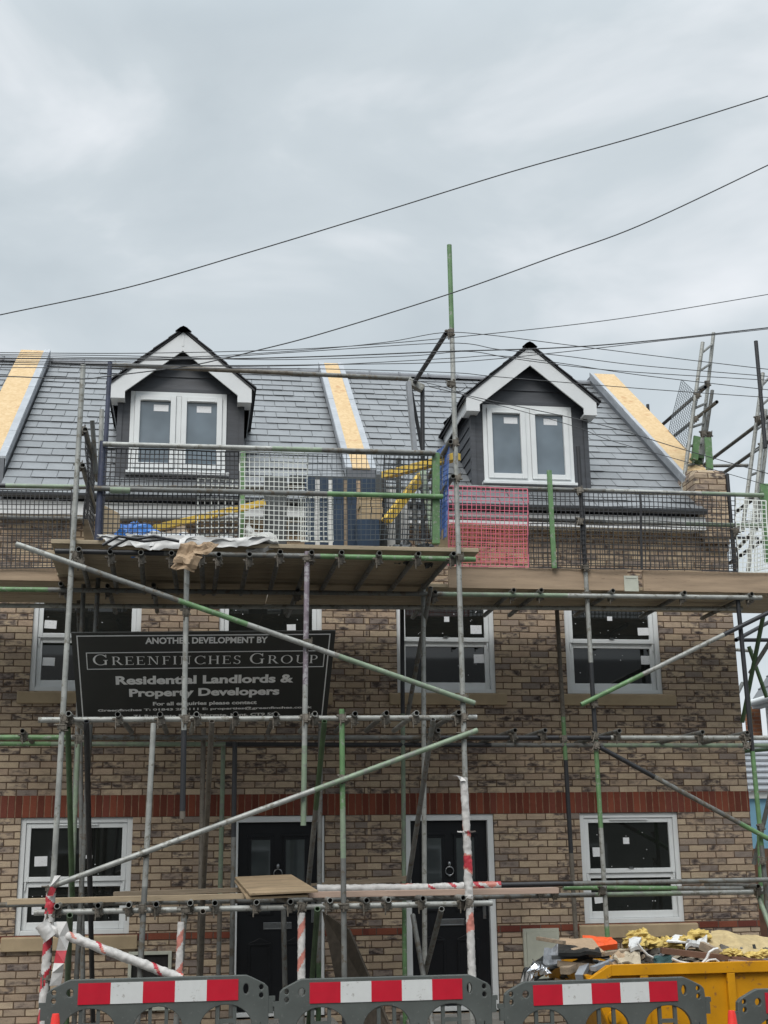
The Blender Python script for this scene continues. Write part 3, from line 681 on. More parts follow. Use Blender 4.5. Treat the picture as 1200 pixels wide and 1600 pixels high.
# ------------------------------------------------------------------ scaffolding
YF, YM, YI = -2.9, -1.45, -.40
bay = thing('scaffold', 'loading bay scaffold of grey and green tubes standing in front of the left house', 'scaffold', (.5, YF, 0))
run = thing('scaffold', 'long tube scaffold with two guard rails along the brick fronts, behind the bay', 'scaffold', (3.5, YM, 0))
gab = thing('scaffold', 'scaffold with two ladder beams rising past the gable at the right edge', 'scaffold', (6.9, 1.0, 0))
TM = ['galv','galvd','green','pgreen','dgreen','black','navy','purple','brown']
TMAT = [Mt[k] for k in TM]
def S_(spec):   # 'galv:.3 green' -> segs
    out = []
    for w in spec.split():
        k, _, t = w.partition(':'); out.append((float(t) if t else 1.0, TM.index(k)))
    return out
def tb(par, name, a, Ya, b, Yb, spec='galv', ground=False, r=.0242):
    p, q = W(*a, Ya), W(*b, Yb)
    if ground:
        d = q-p; z = gz(q.x)+.02
        if q.z > z: q = p + d*((z-p.z)/d.z)
    o = MB().tube(p, q, r, 14, S_(spec)).build(name, TMAT, par, smooth=True)
    return p, q
COUP = None
def coupler(par, P, ang=0.0):
    global COUP
    if COUP is None:
        m = MB(); m.box(-.034,.034,-.034,.030,-.028,.028); m.box(-.028,.028,-.03,.03,-.05,.05)
        m.tube((.04,-.02,-.02),(.04,-.02,.07),.008,6,hollow=False); m.tube((-.07,-.012,.03),(.055,-.012,.03),.008,6,hollow=False)
        m.box(.03,.06,-.034,-.006,-.032,-.010); m.box(-.062,-.034,-.03,.0,.015,.042); m.tube((-.02,-.03,-.09),(-.02,-.03,.03),.009,6,hollow=False)
        COUP = m.build('coupler', Mt['rust'], None, bevel=.004); COUP.parent = par
        o = COUP
    else:
        o = COUP.copy(); S.collection.objects.link(o); o.parent = par
    o.location = Vector(P)-wloc(par); o.scale = (.78,.78,.78); o.rotation_euler = (random.uniform(-.2,.2), ang, random.uniform(-.4,.4))
    return o
# --- loading bay: front standards
tb(bay,'standard',(130,570),YF,(76,1500),YF,'galv:.45 galv:.8 galvd',True)
tb(bay,'standard',(702,383),YF,(736,1525),YF,'green:.115 galv:.6 galv',True)
tb(bay,'standard',(292,885),YF,(285,1280),YF,'galv:.66 black:.97 brown')
tb(bay,'standard',(480,862),YF,(474,1290),YF,'purple:.5 galv:.72 pgreen')
tb(bay,'standard',(240,1130),YF,(220,1500),YF,'galv:.45 galvd',True)
tb(bay,'standard',(534,1108),YF,(538,1520),YF,'green:.27 pgreen:.4 galvd:.75 black',True)
tb(bay,'standard',(289,1418),YF,(281,1525),YF,'galvd',True)
tb(bay,'standard',(470,1405),YF,(471,1525),YF,'galvd',True)
# rakers whose open ends show at the front ledgers
for (a, b, Yb, sp, gr) in (((135,1127),(141,1400),-1.6,'black:.55 black',True), ((331,1127),(318,1380),-1.6,'brown',True), ((507,1127),(481,1390),-1.6,'dgreen:.5 galvd',False),
                           ((677,1124),(637,1385),-1.6,'galvd',False), ((109,1430),(106,1530),-1.9,'dgreen',True), ((317,1424),(313,1530),-1.9,'brown',True),
                           ((496,1420),(488,1525),-2.0,'dgreen',True), ((690,1420),(663,1525),-1.8,'galvd',True)):
    tb(bay,'raker',a,YF-.06,b,Yb,sp,gr)
tb(bay,'raker',(645,1430),-1.8,(675,1600),-2.6,'galvd',True)
tb(bay,'raker',(106,1137),YF+.05,(113,1400),-1.9,'dgreen')
tb(bay,'raker',(673,918),-1.7,(637,1117),-.6,'galvd')
# ledgers
tb(bay,'ledger',(86,861),YF+.05,(743,874),YF+.05,'black:.25 galvd:.45 galvd:.62 green')
tb(bay,'ledger',(60,1125),YF+.05,(745,1121),YF+.05,'galv')
tb(bay,'ledger',(53,1426),YF+.05,(769,1411),YF+.05,'galv')
# guard rails
tb(bay,'guard_rail',(147,763),YF+.05,(692,776),YF+.05,'galvd:.2 galvd:.66 green')
tb(bay,'guard_rail',(161,694),YF+.05,(680,708),YF+.05,'galv:.5 pgreen:.65 galvd')
for (x, y) in ((133,671),(129,727)):
    p = W(x,y,YF-.03); MB().tube(p, p+Vector((0,1.6,0)), .0242, 14, S_('galvd')).build('guard_rail', TMAT, bay, smooth=True); coupler(bay, p+Vector((-.03,.05,0)))
for (x, y) in ((704,690),(708,744)):
    p = W(x,y,YF-.06); MB().tube(p, p+Vector((0,1.6,0)), .0242, 14, S_('galvd')).build('guard_rail', TMAT, bay, smooth=True); coupler(bay, p+Vector((.05,.06,0)))
sl = MB()
for (x, y, Y) in ((188,766,YF+.05),):
    p = W(x,y,Y); sl.tube(p-Vector((.09,0,0)), p+Vector((.09,0,0)), .032, 12)
sl.build('sleeve_coupler', Mt['pgreen'], bay, smooth=True)
# guard posts
tb(bay,'guard_post',(161,690),YF+.1,(152,850),YF+.1,'navy',r=.03)
tb(bay,'guard_post',(159,640),YF+.6,(153,850),YF+.6,'galv',r=.022)
tb(bay,'guard_post',(144,657),YF+.4,(150,740),YF+.6,'galvd',r=.022)
MB().bar(W(681,708,YF+.1), W(681,850,YF+.1), .07, .05, Vector((0,1,0))).build('guard_post', Mt['green'], bay, bevel=.004)
MB().bar(W(660,733,-2.0), W(678,842,-2.3), .06, .045, Vector((0,1,0))).build('guard_post', Mt['pgreen'], bay, bevel=.004)
tb(bay,'guard_post',(646,775),-2.0,(652,852),-2.0,'galvd')
MB().bar(W(623,716,-1.8), W(622,850,-1.8), .05, .05, Vector((0,1,0))).build('guard_post', Mt['greyrail'], bay, bevel=.004)
MB().bar(W(380,706,-1.7), W(377,850,-1.7), .05, .05, Vector((0,1,0))).build('guard_post', Mt['green'], bay, bevel=.004)
# high frame behind the bay
tb(bay,'ledger',(172,570),YM+.05,(642,592),YM+.05,'galvd:.2 brown:.6 galvd')
tb(bay,'standard',(172,566),YM,(120,1520),YM,'navy:.13 navy:.3 galvd:.6 galvd',True)
tb(bay,'standard',(660,602),YM,(664,1590),YM,'black:.25 galv:.6 galv',True)
tb(bay,'transom',(697,521),YF,(646,600),YM,'black')
MB().bar(W(638,598,YM-.05), W(648,706,YM-.05), .045, .10, Vector((0,1,0))).build('timber_post', Mt['lead'], bay)
tb(bay,'brace',(640,598),YM+.1,(660,704),YM+.1,'black',r=.02)
MB().bar(W(637,596,YM-.03), W(661,608,YM-.03), .09, .07).build('head_plate', Mt['galv'], bay)
# braces
tb(bay,'brace',(25,850),YF-.05,(742,1099),YF-.05,'galv:.15 galvd:.35 green:.5 galv:.7 pgreen')
tb(bay,'brace',(78,1386),YF-.05,(746,1141),YF-.05,'galv:.6 pgreen')
tb(bay,'brace',(70,1449),YF-.05,(290,1531),YF-.05,'galvd')
# transoms of the three lifts
TP = [(123,858),(172,862),(220,863),(268,864),(314,865),(342,866),(390,866),(438,862),(487,863),(534,863),(593,864),(654,865),(709,865)]
for (x, y) in TP:
    p = W(x,y,YF-.07); MB().tube(p, p+Vector((random.uniform(-.04,.04),1.75,0)), .0242, 14, S_('galvd')).build('transom', TMAT, bay, smooth=True); coupler(bay, p+Vector((0,.10,-.055)))
T2 = [(107,1115),(184,1116),(250,1116),(307,1116),(368,1116),(431,1116),(492,1115),(555,1115),(604,1114),(651,1114),(717,1113)]
for i, (x, y) in enumerate(T2):
    p = W(x,y,YF-.07); q = W(x,y,YF+.02)
    MB().tube(p, p+Vector((random.uniform(-.05,.05),1.55,0)), .0242, 14, S_('galvd' if i % 3 else 'galv')).build('transom', TMAT, bay, smooth=True); coupler(bay, p+Vector((0,.10,-.055)))
T1 = [(89,1416),(153,1415),(201,1414),(244,1413),(297,1411),(336,1411),(401,1410),(454,1409),(516,1407),(573,1407),(607,1406),(661,1404),(724,1403)]
for i, (x, y) in enumerate(T1):
    p = W(x,y,YF-.07); MB().tube(p, p+Vector((random.uniform(-.05,.05),1.6,0)), .0242, 14, S_('galvd' if i % 2 else 'galv')).build('transom', TMAT, bay, smooth=True); coupler(bay, p+Vector((0,.10,-.055)))
for (x, y) in ((100,1124),(290,1124),(478,1123),(534,1123),(725,1122),(125,880),(290,957),(481,1005),(725,1092),(725,1148),(79,1388),(227,1333),(535,1218),(78,1427),(222,1420),(471,1417),(538,1416),(290,1421),(732,1411),
               (718,872),(118,868),(480,872),(703,521),(122,1155),(97,1136),(75,1450),(71,1528),(705,600)):
    coupler(bay, W(x,y,YF-.01), random.choice((0, 1.57, .3)))
# --- long run: main standards, inner standards
tb(run,'standard',(903,698),YM,(953,1530),YM,'black:.22 galv:.375 black:.49 pgreen:.52 green:.64 galv:.79 green',True)
tb(run,'standard',(122,1160),YM-.08,(106,1530),YM-.08,'pgreen:.4 galvd:.6 dgreen',True)
tb(run,'standard',(318,1138),YM+.15,(311,1530),YM+.15,'brown',True)
tb(run,'standard',(349,1160),YI+.1,(341,1530),YI+.1,'pgreen:.5 brown:.65 galvd',True)
tb(run,'standard',(367,1160),YM,(362,1530),YM,'black:.3 galvd',True)
tb(run,'standard',(501,1130),YM,(498,1525),YM,'galvd:.7 dgreen',True)
tb(run,'standard',(628,935),YI,(633,1590),YI,'black:.27 pgreen:.7 green',True)
tb(run,'standard',(123,905),YI,(127,1300),YI-.2,'galvd',True)
tb(run,'standard',(131,905),YM+.2,(111,1380),YM+.2,'galvd',True)
tb(run,'standard',(870,950),YI,(902,1500),YI,'brown:.26 green:.36 black:.57 brown:.86 black',True)
tb(run,'standard',(1152,930),YM,(1202,1445),YM,'black:.35 green:.55 galvd:.8 pgreen',True)
tb(run,'standard',(443,1422),YM,(445,1530),YM,'galvd',True)
tb(run,'standard',(-60,700),YM,(-110,1500),YM,'galv',True)
# ledgers and rails
tb(run,'ledger',(-60,920),YM-.05,(1190,934),YM-.05,'green:.10 galvd:.58 pgreen:.74 galv')
tb(run,'ledger',(-60,946),-.85,(1160,951),-.85,'galv')
tb(run,'ledger',(-60,1152),YM+.05,(1230,1153),YM+.05,'green:.12 galvd:.38 galvd:.55 black:.77 galv')
tb(run,'ledger',(-60,1162),YI,(1230,1165),YI,'green:.1 pgreen:.3 black:.62 galvd:.76 pgreen')
tb(run,'ledger',(-60,1415),YM+.05,(1230,1393),YM+.05,'galvd:.75 pgreen:.86 galv')
tb(run,'ledger',(780,1383),YM-.1,(1230,1374),YM-.1,'black:.25 galvd')
tb(run,'ledger',(880,1387),YM+.3,(1230,1389),YM+.3,'green:.5 galvd')
for a, b, sp in (((-60,758),(135,761),'black:.35 pgreen'),((-60,808),(118,811),'galvd'),((690,760),(1193,774),'galvd:.5 galv:.8 pgreen'),((690,808),(1193,822),'galvd:.5 galv:.75 pgreen'),((110,761),(700,762),'galvd'),((110,811),(700,809),'galvd')):
    tb(run,'guard_rail',a,YM+.05,b,YM+.05,sp)
for (x, y, z) in ((465,922,0),(680,925,0),(803,922,0),(846,922,0),(958,923,0),(1070,926,0),(1175,928,0),(95,912,0),(168,915,0),(240,914,0)):
    p = W(x,y,YM-.12); MB().tube(p, p+Vector((0,1.4,0)), .0242, 14, S_('galvd')).build('transom', TMAT, run, smooth=True); coupler(run, p+Vector((0,.10,-.055)))
for (x, y) in ((685,1141),(805,1141),(852,1141),(968,1142),(1098,1144),(1168,1145),(35,1142)):
    p = W(x,y,YM-.08); MB().tube(p, p+Vector((-.05,1.4,0)), .0242, 14, S_('galvd')).build('transom', TMAT, run, smooth=True); coupler(run, p+Vector((0,.10,-.055)))
for (x, y) in ((845,1388),(868,1390),(1185,1385)):
    p = W(x,y,YM-.02); MB().tube(p, p+Vector((-.03,1.3,0)), .0242, 14, S_('galvd')).build('transom', TMAT, run, smooth=True); coupler(run, p+Vector((0,.04,-.055)))
tb(run,'brace',(908,1101),YM-.06,(1240,938),YM-.06,'green:.28 galv:.66 black')
tb(run,'brace',(938,1168),YM-.06,(1240,1332),YM-.06,'black:.28 galvd:.72 green')
tb(run,'brace',(1205,1235),YM+.3,(1178,1350),YM+.6,'galvd')
tb(run,'brace',(1193,960),YM+.2,(1160,1128),YM+.9,'dgreen')
tb(run,'brace',(1206,998),YM+.3,(1172,1052),YM+.6,'galvd')
tb(run,'brace',(1183,1395),YM+.1,(1215,1480),YM-.3,'pgreen',True)
tb(run,'brace',(1186,1300),YM+.4,(1190,1420),YM+.4,'green')
for a, Ya, b, Yb, sp in (((1150,1000),-.2,(1205,970),.8,'black'),((1160,1000),.6,(1210,1000),.6,'black'),((1148,1015),2.5,(1176,1017),2.5,'galv'),((1153,1082),.8,(1160,1068),1.2,'galvd'),((1168,1075),.4,(1176,1175),.4,'dgreen'),((1150,945),-.3,(1210,940),1.0,'black'),((1150,1175),.5,(1230,1168),.5,'dgreen'),((1170,1010),.5,(1198,1090),.5,'dgreen')):
    tb(run,'brace',a,Ya,b,Yb,sp)
mb = MB().bar(W(858,735,YM-.04), W(866,888,YM-.04), .05, .03, Vector((0,1,0))); mb.build('guard_post', Mt['green'], run, bevel=.003)
for (x, y) in ((905,767),(905,815),(914,887),(917,930),(928,1100),(929,1150),(931,1165),(940,1392),(880,1155),(1165,1152),(1166,1165),(1172,935),(1150,830),(1188,1293),(1191,1345)):
    coupler(run, W(x,y,YM-.03), random.choice((0,1.57,.4)))
# --- gable scaffold with ladders beams
def ladder(par, a0, a1, b0, b1, Y0, Y1, n, mats='galv'):
    p0, p1, q0, q1 = W(*a0,Y0), W(*a1,Y0), W(*b0,Y1), W(*b1,Y1)
    m = MB().tube(p0,p1,.025,12,S_(mats)).tube(q0,q1,.025,12,S_(mats))
    for i in range(n):
        t = (i+.6)/n; m.tube(p0.lerp(p1,t), q0.lerp(q1,t), .017, 8, S_('galvd'), hollow=False)
    m.build('ladder_beam', TMAT, par, smooth=True)
ladder(gab,(1098,535),(1066,770),(1115,520),(1088,770),.3,.75,8)
ladder(gab,(1192,583),(1160,830),(1212,560),(1182,830),.0,.45,7)
tb(gab,'standard',(1113,610),.9,(1094,740),.9,'galvd')
tb(gab,'standard',(1181,533),-.4,(1196,700),-.4,'black')
tb(gab,'standard',(1196,640),-.3,(1168,900),-.3,'galv')
tb(gab,'standard',(1012,632),3.6,(1016,690),3.6,'black')
tb(gab,'standard',(1136,741),.2,(1149,900),.2,'black')
for a, Ya, b, Yb, sp in (((1030,668),2.6,(1102,605),.2,'black'),((1050,684),2.4,(1120,628),.2,'galvd'),((1094,731),2.2,(1215,640),-.6,'galvd'),((1132,738),1.8,(1215,680),-.4,'galvd'),((1096,728),2.4,(1169,727),2.0,'galvd')):
    tb(gab,'guard_rail',a,Ya,b,Yb,sp)
for a, Ya, b, Yb, sp in (((1150,800),1.0,(1190,770),.2,'black'),((1140,880),1.0,(1205,835),.0,'black'),((1138,840),1.2,(1185,842),1.2,'black'),((1150,860),.8,(1205,800),.2,'galvd')):
    tb(gab,'brace',a,Ya,b,Yb,sp)
for a, b, Y in (((1089,682),(1085,718),.4),((1106,684),(1109,734),.2)):
    MB().bar(W(*a,Y), W(*b,Y), .085, .03, Vector((0,1,0))).build('guard_post', Mt['green'], gab)
MB().bar(W(1194,756,YM+.1), W(1202,880,YM+.1), .10, .03, Vector((0,1,0))).build('guard_post', Mt['green'], gab)
bk = MB(); p = W(1092,712,.6); bk.box(p.x-.09,p.x+.03,.5,.7,p.z-.06,p.z-.01); bk.blob((p.x-.03,.6,p.z-.10),(.07,.07,.06),.2)
bk.build('clamp_bracket', Mt['dgreen'], gab)
for (x, y, Y) in ((1090,618,.2),(1105,600,.5),(1086,655,.3),(1098,678,.5),(1183,655,-.1),(1190,697,-.1),(1108,679,.6)): coupler(gab, W(x,y,Y))

# ------------------------------------------------------------------ decks, boards
ZP = 4.625+.048+.0245; bb_ = 0
ords = ['front','second','third','fourth','fifth','sixth','rear']
for i in range(7):
    y0 = YF+.03+i*.215; m = MB(); dx = random.uniform(-.06,.06)
    m.box(-1.36+dx, 2.47+dx+(.05 if i < 2 else -.1), y0, y0+.203, ZP+.001*(i % 3), ZP+.038+.001*(i % 3))
    tag(m.build('scaffold_board', Mt['soffit'], bevel=.004), '%s weathered deck board of the loading bay floor, counted from its outer edge' % ords[i], 'board', 'deck boards of the loading bay')
ZM = 4.60+.048+.0245
for r in range(5):
    for j, (a, b) in enumerate(((-3.2,.72),(.73,3.62),(3.63,6.75))):
        y0 = -1.405+r*.232; m = MB(); m.box(a, b, y0, y0+.220, ZM+.001*((r+j) % 3), ZM+.038+.001*((r+j) % 3))
        tag(m.build('scaffold_board', Mt['soffit'], bevel=.004), 'grey scaffold board laid in the long walkway under the eaves', 'board', 'deck boards of the long walkway')
# toe boards
for (a, b, lab) in (((-60,888),(118,888),'pinkish timber toe board on edge left of the loading bay'), ((700,886),(979,889),'long timber toe board on edge below the pink mesh guard'), ((1003,890),(1240,894),'timber toe board on edge at the right end, right of the grey plate')):
    p = W(*a,YM+.02); q = W(*b,YM+.02); zt = 4.885 if a[0] > 0 else 4.80
    m = MB(); z0 = 4.66
    m.hexa([(p.x,YM+.0,z0),(q.x,YM+.0,z0),(q.x,YM+.038,z0),(p.x,YM+.038,z0),(p.x,YM+.0,zt),(q.x,YM+.0,zt),(q.x,YM+.038,zt),(p.x,YM+.038,zt)])
    tag(m.build('toe_board', Mt['toe'], bevel=.003), lab, 'toe board')
p = W(978,897,YM-.08); q = W(1002,922,YM-.08)
m = MB().box(p.x,q.x,YM-.009,YM-.001,q.z,p.z).box(p.x+.02,q.x-.02,YM-.014,YM-.0095,p.z-.03,p.z-.012)
tag(m.build('joint_plate', Mt['cream'], bevel=.003), 'small pale grey plate joining two toe boards', 'plate')
tag(MB().hexa([W(133,855,YF+.2),W(150,855,YF+.2),W(152,855,YF+.26),W(136,855,YF+.26),W(128,811,YF+.1),W(137,812,YF+.1),W(138,812,YF+.16),W(130,811,YF+.16)]).build('board_end', Mt['board']), 'short upright board end beside the left pole of the loading bay', 'board')
# level one planks
def plank(a, Ya, b, Yb, w, th, mat_, lab, name='timber_plank', group=None):
    m = MB().bar(W(*a,Ya), W(*b,Yb), w, th); return tag(m.build(name, mat_, bevel=.003), lab, 'plank', group)
plank((14,1409),-2.55,(382,1400),-2.55,.22,.045,Mt['plank'],'long pale plank lying on the lower tubes, running left from the plywood sheets')
plank((178,1397),-1.9,(385,1390),-1.9,.22,.04,Mt['board'],'darker short plank lying just behind the long pale plank')
plank((481,1398),-2.55,(868,1391),-2.55,.22,.05,Mt['pink'],'pinkish plank lying on the lower tubes beneath the wrapped tube')
plank((470,1386),-.8,(640,1372),-.8,.18,.05,Mt['board'],'grey plank lying against the brick wall between the two doors')
def ply(c, Ys, th, mat_, lab, name='plywood_sheet'):
    m = MB(); P = [W(*p,Y) for p, Y in zip(c, Ys)]; n = (P[1]-P[0]).cross(P[3]-P[0]).normalized()*th
    if n.z < 0: n = -n
    m.hexa([p-n for p in P]+P); return tag(m.build(name, mat_, bevel=.002), lab, 'plywood')
ply([(390,1396),(497,1391),(455,1366),(367,1370)],[-2.95,-2.95,-2.0,-2.0],.018,Mt['ply'],'upper weathered plywood sheet lying flat in front of the left door')
ply([(385,1402),(482,1398),(452,1374),(366,1375)],[-2.92,-2.92,-2.0,-2.0],.018,Mt['ply'],'lower plywood sheet under the other one in front of the left door')
ply([(503,1424),(545,1453),(612,1612),(540,1612)],[-1.5,-1.95,-2.35,-1.9],.022,Mt['plyd'],'dark plywood sheet leaning behind the barrier between the doors')

# ------------------------------------------------------------------ tape wrapped round tubes
def tape(par, a, Ya, b, Yb, pat, r=.033, seed=0, pitch=.17, amp=.006):
    p, q = W(*a,Ya), W(*b,Yb); d = q-p; L = d.length; d.normalize()
    A = d.cross(Vector((0,0,1)) if abs(d.z) < .9 else Vector((0,1,0))).normalized(); B = A.cross(d)
    n = 18; N = max(8, int(L/.011)); vs = []; fs = []; mi = []
    for i in range(N+1):
        t = i/N*L
        for k in range(n):
            an = 2*math.pi*k/n; c = p+d*t+A*math.cos(an)*r+B*math.sin(an)*r
            rr = r + .0030*noise.noise(Vector((t*60, an*1.2+t*9, seed))) + .0022*(.5-abs(noise.noise(Vector((t*24+an*1.6, an*2.2, seed+5))))) + amp*.55*noise.noise(c*24+Vector((seed,0,0))) + amp*.45*abs(noise.noise(Vector(((t/pitch+an/6.283)*3.1, seed, an*.2))))
            vs.append(p+d*t+A*math.cos(an)*rr+B*math.sin(an)*rr)
    for i in range(N):
        for k in range(n):
            k2 = (k+1) % n; fs.append((i*n+k,(i+1)*n+k,(i+1)*n+k2,i*n+k2))
            t = i/N*L; an = 2*math.pi*k/n; ph = (t/pitch + an/(2*math.pi)) % 1.0
            mi.append(pat(ph, t/L, noise.noise(Vector((t*6, seed, an*.3)))))
    m = MB(); m.add(vs, fs, mi); m.build('tape_wrap', [Mt['tape'],Mt['tapered'],Mt['tapefade']], par, smooth=True, sharp=70)
st = lambda ph, t, nz: (1 if ph < .42 else 0)
tape(bay,(283.5,1440),YF,(279,1535),YF,lambda ph,t,nz: 2 if ph < .36+.15*nz else 0,.031,1,.27,.004)
tape(bay,(471,1426),YF,(471,1535),YF,lambda ph,t,nz: 2 if ph < .36+.15*nz else 0,.031,2,.25,.004)
tape(bay,(724.5,1215),YF,(729,1300),YF,lambda ph,t,nz: 2 if nz > .3 else 0,.032,3,.17,.010)
tape(bay,(729,1298),YF,(733,1400),YF,lambda ph,t,nz: (1 if nz > .33 else 2) if nz > .2 else 0,.033,4,.1,.016)
tape(bay,(733,1400),YF,(738,1535),YF,lambda ph,t,nz: 2 if nz > .3 else 0,.032,5,.17,.008)
tape(bay,(68,1448),YF-.05,(284,1529),YF-.05,lambda ph,t,nz: (2 if nz < .1 else 1) if ph < .16+.1*nz and nz > -.1 else 0,.036,6,.24,.012)
tape(bay,(80,1395),YF,(76,1450),YF,lambda ph,t,nz: 1 if nz > 0.05 else 0,.038,7,.12,.016)
tape(bay,(76,1450),YF,(66,1600),YF,lambda ph,t,nz: 1 if ph < .4 else 0,.036,8,.26,.010)
tape(bay,(64,1443),YF-.06,(80,1465),YF-.06,lambda ph,t,nz: 1 if nz > 0.1 else 0,.055,9,.12,.014)
tape(run,(495,1389),-2.2,(668,1387),-2.2,lambda ph,t,nz: 2 if nz > .42 else 0,.035,10,.2,.012)
tape(run,(668,1387),-2.2,(782,1383),-2.2,lambda ph,t,nz: 1 if ph < .2+.3*nz else (2 if nz > .3 else 0),.034,11,.22,.013)
tb(run,'guard_rail',(480,1389),-2.2,(875,1381),-2.2,'black')
def ribbon(par, pts, Y, w, mats, seed=0):
    P = [W(*p,Y) for p in pts]; m = MB(); N = len(P)
    for i in range(N-1):
        d = Vector((w,0,0)); tw = Vector((0,.03*math.sin(i*1.7+seed),0)); tw2 = Vector((0,.03*math.sin((i+1)*1.7+seed),0))
        m.add([P[i]-d/2-tw, P[i]+d/2+tw, P[i+1]+d/2+tw2, P[i+1]-d/2-tw2, P[i]-d/2-tw+Vector((0,.002,0)), P[i]+d/2+tw+Vector((0,.002,0)), P[i+1]+d/2+tw2+Vector((0,.002,0)), P[i+1]-d/2-tw2+Vector((0,.002,0))], [(3,2,1,0),(4,5,6,7),(0,1,5,4),(1,2,6,5),(2,3,7,6),(3,0,4,7)], mats[i % len(mats)])
    m.build('loose_tape', [Mt['tape'],Mt['tapered']], par)
ribbon(bay,[(96,1440),(101,1462),(96,1485),(92,1505),(90,1520),(86,1540)],YF-.09,.085,[0,0,1,0,0])
ribbon(bay,[(90,1368),(84,1385),(78,1400)],YF-.07,.05,[0,1])
ribbon(bay,[(711,1212),(718,1213),(724,1220)],YF-.05,.05,[0])
m = MB(); c = W(729,1300,YF)
for k in range(9):
    an = k*2*math.pi/9; m.add([c+Vector((0,0,-.01)), c+Vector((math.cos(an)*.085,math.sin(an)*.06,.012)), c+Vector((math.cos(an+.6)*.085,math.sin(an+.6)*.06,.0))], [(0,1,2)])
m.build('loose_tape', Mt['tape'], bay)

# ------------------------------------------------------------------ mesh brick guards
def guard(c, Ys, nx, ny, mt, lab, w=.008, group='plastic mesh brick guards', sag=0.0, lean=0.0):
    P = [W(*p,Y) for p, Y in zip(c, Ys)]   # TL TR BR BL
    m = MB(); nr = (P[1]-P[0]).cross(P[3]-P[0]).normalized()
    def pt(u, v):
        p = (P[0]*(1-u)+P[1]*u)*(1-v)+(P[3]*(1-u)+P[2]*u)*v
        return p + nr*(.028*noise.noise(p*1.8)+.008*noise.noise(p*7)) + Vector((.012*noise.noise(p*2.9+Vector((3,0,0))),0,.012*noise.noise(p*2.3+Vector((0,5,0))))) + Vector((0,0,-sag*math.sin(math.pi*u)*(v-.3)))
    K = 6
    for i in range(nx+1):
        for s in range(K): m.bar(pt(i/nx, s/K), pt(i/nx, (s+1)/K), w*(1.6 if i in (0,nx) else 1), .004, nr)
    for j in range(ny+1):
        for s in range(K): m.bar(pt(s/K, j/ny)+nr*.001, pt((s+1)/K, j/ny)+nr*.001, w*(1.6 if j in (0,ny) else 1), .004, nr)
    return tag(m.build('brick_guard', mt), lab, 'mesh guard', group)
YG = YM-.0
guard([(-60,765),(112,765),(108,888),(-60,888)],[YG-.02]*4,24,16,Mt['mblack'],'black mesh guard on the rails at the far left, over bare brick')
guard([(-60,812),(110,813),(108,884),(-60,884)],[YG+.06]*4,24,9,Mt['brown'],'brownish mesh guard doubled up behind the black one at the far left',.006)
guard([(160,700),(374,706),(372,848),(152,848)],[YF+.09]*4,29,20,Mt['mblack'],'black mesh guard on the front of the loading bay before the left dormer window')
guard([(310,748),(374,750),(374,836),(308,836)],[YF+.10]*4,6,8,Mt['mwhite'],'small white mesh piece behind the black guard below the left dormer')
guard([(375,707),(481,709),(481,845),(374,842)],[YF+.09]*4,14,18,Mt['mwhite'],'white mesh guard on the front of the loading bay',.0065)
guard([(470,776),(520,777),(520,847),(470,846)],[YF+.12]*4,7,9,Mt['mwhite'],'narrow white mesh strip below the middle rail of the loading bay')
guard([(481,709),(692,712),(690,842),(481,845)],[YF+.09]*4,28,17,Mt['mgrey'],'dark grey mesh guard on the loading bay before the dark blue pallets',.0045)
guard([(600,709),(684,711),(680,846),(598,842)],[YF+.12]*4,11,17,Mt['mblack'],'black mesh guard at the right front end of the loading bay')
guard([(700,692),(683,706),(683,852),(698,838)],[YF-.0,YM-.1,YM-.1,YF-.0],30,18,Mt['mblue'],'blue mesh guard closing the right side of the loading bay')
guard([(134,678),(149,712),(147,848),(130,818)],[YF-.0,YM-.1,YM-.1,YF-.0],28,18,Mt['mblack'],'black mesh guard closing the left side of the loading bay')
guard([(702,759),(824,763),(826,886),(700,883)],[YG-.03]*4,17,17,Mt['mpink'],'pink mesh guard hanging on the rails below the right dormer',.0065)
guard([(704,818),(822,820),(824,880),(702,878)],[YG+.03]*4,30,15,Mt['mcoral'],'coral red mesh guard doubled behind the pink one',.005)
guard([(825,767),(1000,770),(1003,889),(827,886)],[YG-.03]*4,24,16,Mt['mblack'],'black mesh guard between the pink guard and the black pole')
guard([(830,818),(1000,820),(1000,884),(830,882)],[YG+.04]*4,20,8,Mt['brown'],'brownish doubled mesh behind the black guard right of the pink one',.006)
guard([(998,770),(1149,775),(1152,893),(1001,889)],[YG-.03]*4,21,16,Mt['mblack'],'black mesh guard in front of the brick gable pier')
guard([(1000,822),(1147,826),(1150,888),(1000,884)],[YG+.04]*4,18,8,Mt['brown'],'brownish doubled mesh behind the guard at the gable pier',.006)
guard([(1150,779),(1197,782),(1204,893),(1153,893)],[YG-.03]*4,7,16,Mt['mwhite'],'white mesh guard at the right end of the rails')
guard([(1172,800),(1215,786),(1215,885),(1180,893)],[YG+.4,YG+.9,YG+.9,YG+.4],9,14,Mt['mwhite'],'tilted white mesh guard behind the one at the right end')
guard([(1065,593),(1092,618),(1072,702),(1045,674)],[.5,.3,.3,.5],11,22,Mt['mgrey'],'dark grey mesh guard hanging against the sky beside the ladder beam',.005)

